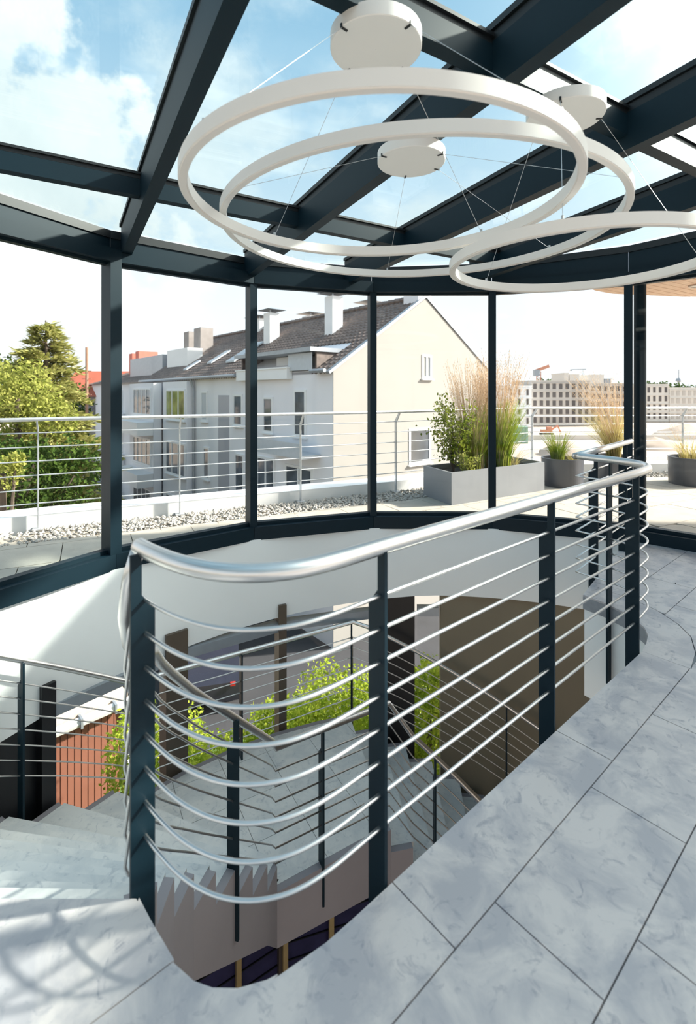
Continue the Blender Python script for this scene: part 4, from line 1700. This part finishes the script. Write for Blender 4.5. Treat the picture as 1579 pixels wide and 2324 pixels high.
h2 = thing('apartment_house', 'white apartment house with red chimneys, farther along behind the left window post', 'building', tuple(HP(27, 5, GZ)))
gable_body(S1 + 0.02, 36, EAVE - 0.1, 3.9, HW, M['render_white'], h2)
tiled_roof(S1 + 0.03, 36, EAVE - 0.1, 3.9, HW, h2, 12)
m_ = MB()
hbox(m_, 16.2, 20.95, -0.95, -0.47, GZ, EAVE - 0.25)
obj('bay', m_, M['render_white'], h2)
for zz in (0.0, -3.1, -6.2):
    house_window(h2, 16.6, -0.95, zz, 3.4, 1.7, 'win_pane', 4)
    house_window(h2, 22.4, 0, zz + 0.1, 0.6, 1.4, 'blind', 1)
    house_window(h2, 26.0, 0, zz, 3.0, 1.6, 'blind' if zz == 0 else 'win_pane', 4)
for zz in (-1.0, -4.1):
    b_ = MB()
    hbox(b_, 25.4, 29.6, -1.0, -0.02, zz - 0.1, zz + 0.8)
    obj('balcony', b_, M['render_white'], h2)
    b_ = MB()
    hbox(b_, 16.2, 20.9, -1.9, -0.96, zz - 0.15, zz + 0.65)
    obj('balcony', b_, M['win_white'], h2)
for s, z1 in ((29.4, 4.95), (31.2, 4.85)):
    m_ = MB()
    hbox(m_, s, s + 0.9, 2.2, 3.8, 2.6, z1)
    obj('chimney', m_, M['chim_red'], h2)
m_ = MB()
hbox(m_, 16.6, 20.2, 1.3, 2.3, 2.6, 4.3)
obj('dormer_wall', m_, M['parapet'], h1)
m_ = MB()
hbox(m_, 21.4, 29.0, 1.4, 2.6, 2.4, 4.15)
obj('dormer_wall', m_, M['zinc'], h2)


# ------------------------------------------------------------------ trees and hedges
def at(u, v, d):
    return Vector(((u - 789.5) / 1110.0 * d, d, 1.45 + (890.0 - v) / 1110.0 * d))


def leafy(name, label, cat, blobs, n, l, mat_name, seed, trunk=None, group=None, base=None):
    """Crown of separate leaves scattered through overlapping blobs (x, y, z, rx, rz)."""
    rn = random.Random(seed)
    b0 = blobs[0]
    t = thing(name, label, cat, base or (b0[0], b0[1], GZ), group)
    V, Fc = [], []
    tot = sum(b[3] ** 2 for b in blobs)
    for bx_, by_, bz_, rx, rz in blobs:
        for _ in range(int(n * rx * rx / tot)):
            d = rvec(rn)
            rr = 0.45 + 0.55 * rn.random() ** 0.5
            k = 0.82 + 0.36 * mnoise.noise(Vector((d.x * 2 + bx_, d.y * 2 + by_, d.z * 2 + seed)))
            c = Vector((bx_ + d.x * rx * rr * k, by_ + d.y * rx * rr * k, bz_ + d.z * rz * rr * k))
            leaf(V, Fc, c, rvec(rn), (rvec(rn) + Vector((0, 0, 0.8))).normalized(), l * rn.uniform(0.6, 1.3), l * 0.3)
    raw('foliage', V, Fc, M[mat_name], t, 'stuff')
    tr_ = MB()
    if trunk is None:
        trunk = [(b0[0], b0[1], GZ - 0.05), (b0[0] + 0.05, b0[1], (GZ + b0[2]) / 2), (b0[0], b0[1], b0[2])]
    r0 = 0.05 + 0.02 * (b0[2] - GZ)
    tr_.tube(trunk, [r0 * (1 - 0.6 * i / (len(trunk) - 1)) for i in range(len(trunk))], 8)
    obj('trunk', tr_, M['bark'], t, smooth=True)
    for b in blobs[1:]:
        br = MB()
        q = Vector(trunk[len(trunk) // 2])
        br.tube([q, q.lerp(Vector(b[:3]), 0.5) + Vector((0, 0, 0.2)), Vector(b[:3])], [r0 * 0.4, r0 * 0.3, r0 * 0.12], 6)
        obj('branch', br, M['bark'], t, smooth=True)
    return t


def conifer(label, x, y, top, rad, seed, mat_name='leaf_conifer', zlo=-5.5):
    rn = random.Random(seed)
    t = thing('conifer', label, 'tree', (x, y, GZ))
    tk = MB()
    tk.tube([(x, y, GZ - 0.05), (x + 0.1, y, (GZ + top) / 2), (x, y, top)], [0.28, 0.18, 0.03], 8)
    obj('trunk', tk, M['bark'], t, smooth=True)
    V, Fc, br = [], [], MB()
    H = top - zlo
    for i in range(170):
        f = (i / 170) ** 0.9
        z = top - 0.25 - (H - 0.3) * f
        L = rad * (0.10 + 0.95 * f ** 0.75) * rn.uniform(0.55, 1.1)
        a = rn.random() * 2 * PI
        d = Vector((math.cos(a), math.sin(a), 0))
        P = [Vector((x, y, z)) + d * (L * q) + Vector((0, 0, L * (0.18 * q - 0.30 * q * q))) for q in (0, 0.35, 0.7, 1.0)]
        br.tube(P, [0.035, 0.025, 0.015, 0.006], 4)
        for q in range(int(30 + 60 * L)):
            k = rn.uniform(0.18, 1.0)
            i0 = min(int(k * 3), 2)
            c = P[i0].lerp(P[i0 + 1], k * 3 - i0)
            side = Vector((-d.y, d.x, 0)) * (rn.gauss(0, 0.20) * L * (1.1 - 0.5 * k))
            dd = (d * rn.uniform(0.3, 1) + side.normalized() * rn.uniform(0, 0.9) + Vector((0, 0, rn.uniform(-0.25, 0.5)))).normalized()
            leaf(V, Fc, c + side + Vector((0, 0, rn.gauss(0, 0.06))), dd, (Vector((0, 0, 1)) + rvec(rn) * 0.5).normalized(), rn.uniform(0.22, 0.48), 0.075)
    obj('branches', br, M['bark'], t)
    raw('needles', V, Fc, M[mat_name], t, 'stuff')
    return t


conifer('tall tapering conifer at the left, rising highest among the trees beyond the terrace', -13.9, 22.5, 4.75, 3.9, 41)
p = at(40, 905, 19)
leafy('broadleaf_tree', 'yellow green tree in front of the conifer at the left edge', 'tree', [(p.x, p.y, p.z, 1.8, 1.7), (p.x - 2, p.y + .5, p.z + .4, 1.6, 1.5), (p.x + 1.3, p.y, p.z - .8, 1.2, 1.0)], 4600, 0.20, 'leaf_yellow', 42)
p = at(5, 1075, 12.6)
leafy('broadleaf_tree', 'nearest yellow green tree top, behind the terrace railing at the left edge', 'tree', [(p.x, p.y, p.z, 0.55, 0.5), (p.x - 0.9, p.y, p.z - .3, .7, .7), (p.x + .35, p.y, p.z + .35, .3, .25)], 1500, 0.12, 'leaf_yellow', 43)
p = at(150, 1000, 24)
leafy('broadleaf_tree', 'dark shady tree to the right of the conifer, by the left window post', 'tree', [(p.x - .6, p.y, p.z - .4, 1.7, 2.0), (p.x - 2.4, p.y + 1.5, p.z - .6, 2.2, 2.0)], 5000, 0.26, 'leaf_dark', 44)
p = at(40, 1080, 15.5)
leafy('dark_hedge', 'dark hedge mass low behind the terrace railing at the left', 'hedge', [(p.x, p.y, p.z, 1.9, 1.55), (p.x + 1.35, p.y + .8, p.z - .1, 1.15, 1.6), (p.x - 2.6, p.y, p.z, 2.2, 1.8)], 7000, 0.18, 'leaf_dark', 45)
p = at(-30, 880, 30)
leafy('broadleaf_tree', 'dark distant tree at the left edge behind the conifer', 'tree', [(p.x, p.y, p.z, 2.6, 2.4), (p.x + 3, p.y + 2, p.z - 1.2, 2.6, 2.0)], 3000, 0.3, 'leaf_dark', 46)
# sunny walkway between the trees
m_ = MB()
m_.prism([tuple(at(30, 1040, 34).xy), tuple(at(190, 1050, 34).xy), tuple(at(190, 1030, 46).xy), tuple(at(20, 1030, 46).xy)], GZ, GZ + 2.2)
tag(obj('garden_wall', m_, M['gravel_roof']), 'low beige garden wall glimpsed between the trees at the left', 'wall')
# red roofed house far left
rh = thing('red_roof_house', 'small house with red roof seen just left of the left window post', 'building', tuple(at(205, 900, 44)))
p = at(205, 900, 44)
m_ = MB()
m_.box(p.x - 2.6, p.x + 3, p.y, p.y + 6, GZ, p.z + 0.1)
obj('wall', m_, M['chim_grey'], rh)
m_ = MB()
vs = [(p.x - 3, p.y - .3, p.z), (p.x + 3.4, p.y - .3, p.z), (p.x + 3.4, p.y + 6.3, p.z), (p.x - 3, p.y + 6.3, p.z), (p.x - 3, p.y + 3, p.z + 2.4), (p.x + 3.4, p.y + 3, p.z + 2.4)]
m_.add(vs, [(0, 1, 5, 4), (2, 3, 4, 5), (0, 4, 3), (1, 2, 5), (3, 2, 1, 0)])
obj('roof', m_, M['roof_red'], rh)
for k in range(3):
    m_ = MB()
    m_.box(p.x - 2.0 + 1.7 * k, p.x - 0.9 + 1.7 * k, p.y - 0.05, p.y - 0.005, p.z - 2.2, p.z - 0.7)
    obj('window', m_, M['win_pane'], rh)
p = at(197, 860, 31)
lp = thing('lamp_post', 'thin rust brown mast left of the left window post', 'mast', (p.x, p.y, GZ))
m_ = MB()
m_.tube([(p.x, p.y, GZ), (p.x, p.y, p.z + 2.0)], 0.09, 8)
obj('pole', m_, M['rust'], lp)
for k in range(5):
    m_ = MB()
    m_.tube([(p.x - 0.3, p.y, p.z - 1.5 + 0.5 * k), (p.x + 0.3, p.y, p.z - 1.5 + 0.5 * k)], 0.025, 6)
    obj('crossbar', m_, M['rust'], lp)

# hedges seen through the lower windows
for i, (u, v, d, rx, rz, n, lab) in enumerate([
        (760, 1610, 8.4, 1.30, 1.15, 8320, 'bright sunlit hedge below the landing, just left of the black panel'),
        (640, 1620, 8.8, 0.75, 0.60, 3200, 'small rounded bright bush beyond the thin brown mullion'),
        (972, 1570, 8.0, 0.85, 1.15, 8500, 'bright green climbing hedge seen in the narrow slit beside the concrete wall'),
        (480, 1730, 7.9, 0.95, 0.60, 4200, 'low bright bush at the foot of the brown column'),
        (350, 1700, 8.2, 0.55, 1.20, 3400, 'upright bright bush between the brown column and the red annex'),
        (285, 1680, 8.6, 0.40, 1.20, 2200, 'narrow green bush at the corner of the red annex')]):
    p = at(u, v, d)
    leafy('garden_hedge', lab, 'bush', [(p.x, p.y, p.z - rz * 0.4, rx, rz), (p.x + rx * .7, p.y + .4, p.z - rz * 0.5, rx * .8, rz)], n, 0.085, 'leaf_hedge', 60 + i)

# ------------------------------------------------------------------ red clad annex with gutter, seen down on the left
an = thing('annex', 'low red brown clad annex with beige gravel roof and white gutter, below on the left', 'building', (-5.6, 8.6, GZ))
A1, A2 = Vector((-6.1, 8.25, 0)), Vector((-4.55, 9.75, 0))
ad = (A2 - A1).normalized()
an_in = Vector((-ad.y, ad.x, 0))
ZA = -4.62
body = MB()
body.prism([tuple((A1 - ad * 3).xy), tuple(A2.xy), tuple((A2 + an_in * 2.6).xy), tuple((A1 - ad * 3 + an_in * 2.6).xy)], GZ, ZA - 0.04)
obj('wall', body, M['brick_red'], an)
rf = MB()
rf.prism([tuple((A1 - ad * 3.1 - an_in * .15).xy), tuple((A2 + ad * .1 - an_in * .15).xy), tuple((A2 + ad * .1 + an_in * 2.6).xy), tuple((A1 - ad * 3.1 + an_in * 2.6).xy)], ZA - 0.03, ZA + 0.10)
obj('gravel_roof', rf, M['gravel_roof'], an)
gu = MB()
g0, g1 = A1 - ad * 3.1 - an_in * .24, A2 + ad * .12 - an_in * .24
gu.tube([g0 + UPV * (ZA - 0.02), g1 + UPV * (ZA - 0.02)], 0.085, 8)
gu.tube([A2 - an_in * .1 + ad * 0.12 + UPV * (ZA - 0.1), A2 - an_in * .02 + ad * 0.12 + UPV * (ZA - 1.4), A2 + ad * 0.12 - an_in * .02 + UPV * (GZ + .3)], 0.06, 8)
obj('gutter', gu, M['parapet'], an)
for k in range(9):
    c = g0.lerp(g1, (k + 0.5) / 9) + UPV * (ZA + 0.02)
    m_ = MB()
    m_.frame_box(c - UPV * 0.03, ad, an_in, UPV, 0.02, 0.11, 0.09)
    obj('gutter_bracket', m_, M['zinc'], an)
Lw = (A2 - A1).length + 3
nb = 44
for k in range(nb):
    c = A1 - ad * 3 + ad * (Lw * (k + 0.5) / nb) - an_in * 0.012
    m_ = MB()
    m_.frame_box(c + UPV * ((GZ + ZA) / 2 - 0.1), ad, an_in, UPV, Lw / nb / 2 - 0.008, 0.012, (ZA - GZ) / 2 - 0.15)
    obj('cladding_board', m_, M['brick_red'], an)

# ------------------------------------------------------------------ parked cars on the street
def car(label, x, y, az):
    t = thing('parked_car', label, 'car', (x, y, GZ + 0.02), 'parked cars on the street below')
    a = Vector((math.sin(az), math.cos(az), 0))
    b = Vector((math.cos(az), -math.sin(az), 0))
    prof = [(-2.1, .35), (-2.15, .75), (-1.95, .95), (-1.35, 1.02), (-0.85, 1.42), (0.85, 1.45), (1.65, 1.0), (2.1, .85), (2.15, .35)]
    m_ = MB()
    m_.sheet([Vector((x, y, GZ + 0.02)) + a * p_ + UPV * z_ - b * 0.85 for p_, z_ in prof], 1.7, b)
    obj('body', m_, M['car_body'], t)
    m_ = MB()
    m_.sheet([Vector((x, y, GZ + 0.02)) + a * p_ + UPV * z_ - b * 0.86 for p_, z_ in [(-1.2, 1.03), (-0.8, 1.36), (0.8, 1.39), (1.45, 1.03)]], 1.72, b)
    obj('side_windows', m_, M['car_glass'], t)
    for px_ in (-1.35, 1.35):
        for sx in (-0.8, 0.8):
            c = Vector((x, y, GZ + 0.34)) + a * px_ + b * sx
            m_ = MB()
            m_.tube([c - b * 0.1, c + b * 0.1], 0.32, 16)
            obj('wheel', m_, M['tyre'], t)
    for sx in (-0.65, 0.65):
        for px_ in (2.14,):
            m_ = MB()
            m_.frame_box(Vector((x, y, GZ + 0.84)) + a * px_ + b * sx, a, b, UPV, 0.03, 0.07, 0.05)
            obj('tail_light', m_, M['car_light'], t)


car('dark parked car, higher of the two seen through the lower window', -7.7, 18.0, R(168))
car('dark parked car, lower of the two seen through the lower window', -4.5, 16.0, R(165))

# ------------------------------------------------------------------ city beyond the building site
def block(label, u0, u1, vtop, vbase, d, depth, storeys, cols, mat_, open_mat, label_cat='building', frac=0.55, group=None, name='city_block'):
    p0, p1 = at(u0, vbase, d), at(u1, vbase, d)
    zt = at(u0, vtop, d).z
    t = thing(name, label, label_cat, ((p0.x + p1.x) / 2, d + depth / 2, GZ), group)
    m_ = MB()
    m_.box(p0.x, p1.x, d, d + depth, GZ, zt)
    obj('wall', m_, M[mat_], t)
    w = (p1.x - p0.x) / max(cols, 1)
    hh = (zt - GZ - 0.8) / max(storeys, 1)
    for r in range(storeys):
        for c in range(cols):
            m_ = MB()
            x0 = p0.x + w * (c + (1 - frac) / 2)
            z0 = GZ + 0.6 + hh * r + hh * 0.2
            m_.box(x0, x0 + w * frac, d - 0.12, d - 0.01, z0, z0 + hh * 0.62)
            obj('window', m_, M[open_mat], t)
    m_ = MB()
    for r in range(storeys + 1):
        m_.box(p0.x - 0.15, p1.x + 0.15, d - 0.25, d - 0.01, GZ + 0.3 + hh * r, GZ + 0.5 + hh * r)
    m_.box(p0.x - 0.1, p1.x + 0.1, d - 0.1, d + depth + 0.1, zt, zt + 0.35)
    obj('slab_edges', m_, M[mat_], t)
    return t


block('white apartment block with few small windows, just right of the dark window post', 1150, 1206, 878, 960, 126, 14, 4, 3, 'win_white', 'site_open', frac=0.25)
block('raw concrete block under construction with many dark openings, behind the tall grass', 1206, 1338, 866, 966, 132, 16, 5, 9, 'site_conc', 'site_open', frac=0.5)
block('pale concrete block right of the raw concrete one', 1338, 1424, 872, 964, 138, 16, 5, 6, 'site_conc', 'site_open', frac=0.5)
block('beige housing block just right of the round column', 1452, 1517, 874, 964, 150, 16, 4, 5, 'site_pale', 'site_open', frac=0.4)
block('pale housing block at the right edge', 1519, 1610, 882, 966, 150, 16, 4, 7, 'site_pale', 'site_conc', frac=0.5)
for i, (u0, u1, v) in enumerate(((1280, 1290, 848), (1292, 1314, 851), (1340, 1370, 852), (1371, 1386, 861))):
    block(('slim pale lift shaft rising over the concrete block', 'boxy pale stair head on top of the concrete block', 'wide pale roof block behind the tall straw grass', 'grey green glass block, farthest over the roofs')[i],
          u0, u1, v, 960, 190, 12, 0, 0, 'site_pale' if i < 3 else 'zinc', 'site_open', name='roof_block')
for i, (u0, u1, v, d) in enumerate(((1222, 1255, 862, 240), (1450, 1520, 867, 300), (1520, 1620, 872, 320), (1390, 1440, 872, 300), (1100, 1190, 884, 260))):
    p = at((u0 + u1) / 2, v, d)
    rx = (u1 - u0) / 1110 * d / 4
    leafy('distant_tree', ('clump of trees beside the orange crane', 'row of distant trees over the beige housing block', 'row of distant trees at the right edge skyline', 'distant trees behind the round column', 'distant trees behind the tall grass')[i], 'tree',
          [(p.x - rx, p.y, p.z - 5, rx * 1.2, 6), (p.x + rx, p.y, p.z - 5.5, rx * 1.2, 6)], 900, 2.2, 'leaf_dark', 80 + i)
# television tower
p = at(1540, 872, 900)
tw = thing('tower', 'thin television tower far on the skyline at the right', 'tower', (p.x, p.y, GZ))
m_ = MB()
m_.tube([(p.x, p.y, GZ), (p.x, p.y, p.z + 10)], 2.2, 8)
m_.tube([(p.x, p.y, p.z + 10), (p.x, p.y, p.z + 27)], 0.8, 6)
obj('shaft', m_, M['zinc'], tw)
m_ = MB()
m_.tube([(p.x, p.y, p.z + 4), (p.x, p.y, p.z + 6.5), (p.x, p.y, p.z + 11)], [2.5, 5.5, 4.0], 12)
obj('pod', m_, M['zinc'], tw)
# cranes
def crane(label, u, vbase, vtop, d, mat_, jib, th):
    p = at(u, vtop, d)
    t = thing('crane', label, 'crane', (p.x, d, GZ))
    m_ = MB()
    for sx in (-1, 1):
        m_.beam((p.x + sx * th, d, GZ), (p.x + sx * th, d, p.z), 0.3 * th, 0.3 * th, up=(0, 1, 0))
    for k in range(26):
        z0 = GZ + (p.z - GZ) * k / 26
        z1 = GZ + (p.z - GZ) * (k + 1) / 26
        m_.beam((p.x - th * (1 if k % 2 else -1), d, z0), (p.x + th * (1 if k % 2 else -1), d, z1), 0.2 * th, 0.2 * th, up=(0, 1, 0))
    obj('mast', m_, M[mat_], t)
    m_ = MB()
    m_.beam((p.x - jib[0], d, p.z + jib[2]), (p.x + jib[1], d, p.z + jib[3]), 0.8 * th, 1.4 * th)
    obj('jib', m_, M[mat_], t)
    m_ = MB()
    m_.box(p.x - jib[0] - th, p.x - jib[0] + 1.5 * th, d - th, d + th, p.z + jib[2] - 2.4 * th, p.z + jib[2] + 0.5 * th)
    obj('counterweight', m_, M['zinc'], t)


crane('orange crane over the building site roofs', 1222, 960, 843, 170, 'crane', (1.0, 3.6, 0.2, 1.9), 0.75)
crane('thin grey crane, farther and smaller, over the concrete block', 1323, 960, 839, 320, 'zinc', (8, 2.0, 0.0, 0.3), 0.35)
# building site in front of the blocks
m_ = MB()
m_.prism([tuple(at(1100, 968, 112).xy), tuple(at(1700, 968, 112).xy), tuple(at(1700, 968, 120).xy), tuple(at(1100, 968, 120).xy)], GZ, GZ + 0.3)
obj('site_road', m_, M['road'], kind='structure')
m_ = MB()
m_.prism([tuple(at(1120, 980, 93).xy), tuple(at(1700, 980, 93).xy), tuple(at(1700, 980, 93.6).xy), tuple(at(1120, 980, 93.6).xy)], GZ, GZ + 1.1)
tag(obj('site_wall', m_, M['road']), 'long low pale wall crossing the building site', 'wall')


def mound(label, u, v, d, rx, rz, seed):
    p = at(u, v, d)
    rn = random.Random(seed)
    m_ = MB()
    n, k = 20, 6
    vs, fs = [], []
    for j in range(k + 1):
        f = j / k
        for i in range(n):
            a = 2 * PI * i / n
            r = rx * (1 - f) * (1 + 0.25 * mnoise.noise(Vector((math.cos(a) * 2 + seed, math.sin(a) * 2, f * 3))))
            vs.append((p.x + math.cos(a) * r * 1.6, p.y + math.sin(a) * r, GZ - 0.02 + rz * f ** 0.8))
    for j in range(k):
        for i in range(n):
            fs.append((j * n + i, j * n + (i + 1) % n, (j + 1) * n + (i + 1) % n, (j + 1) * n + i))
    m_.add(vs, fs)
    tag(obj('earth_mound', m_, M['earth'], smooth='all'), label, 'mound')


mound('mound of dug earth behind the small green tuft', 1290, 1015, 72, 3.2, 2.2, 3)
mound('low mound of earth right of the round column', 1485, 1010, 80, 3.5, 2.0, 8)
mound('brown earth heap on the building site near the right edge', 1560, 985, 100, 5.0, 3.0, 5)
p = at(1178, 985, 88)
m_ = MB()
m_.box(p.x - 3.2, p.x + 1.6, p.y, p.y + 3, GZ, GZ + 3.0)
for k in range(9):
    m_.box(p.x - 3.1 + 0.53 * k, p.x - 2.85 + 0.53 * k, p.y - 0.08, p.y, GZ + 0.1, GZ + 2.9)
tag(obj('site_container', m_, M['container_green']), 'green site container between the tall grass and the railing post', 'container')


def digger(label, u, v, d, az):
    p = at(u, v, d)
    k = 0.62
    t = thing('excavator', label, 'excavator', (p.x, p.y, GZ))
    for s in (-1, 1):
        m_ = MB()
        m_.box(p.x - 2 * k, p.x + 2 * k, p.y + (s * 1.1 - 0.3) * k, p.y + (s * 1.1 + 0.3) * k, GZ, GZ + 0.8 * k)
        obj('track', m_, M['tyre'], t)
    m_ = MB()
    m_.box(p.x - 1.8 * k, p.x + 1.6 * k, p.y - 1.2 * k, p.y + 1.2 * k, GZ + 0.82 * k, GZ + 2.0 * k)
    m_.box(p.x - 0.2 * k, p.x + 1.4 * k, p.y - 1.1 * k, p.y + 0.1 * k, GZ + 2.0 * k, GZ + 3.0 * k)
    obj('cab', m_, M['crane'], t)
    m_ = MB()
    m_.beam((p.x + 1.4 * k, p.y, GZ + 1.6 * k), (p.x + 3.8 * k, p.y, GZ + 3.4 * k), 0.3, 0.3)
    m_.beam((p.x + 3.8 * k, p.y, GZ + 3.4 * k), (p.x + 4.9 * k, p.y, GZ + 0.9 * k), 0.25, 0.25)
    obj('boom', m_, M['crane'], t)


digger('red excavator on the site in front of the concrete block', 1240, 965, 105, 1)
digger('red excavator farther right, behind the straw grass', 1402, 962, 118, 1)
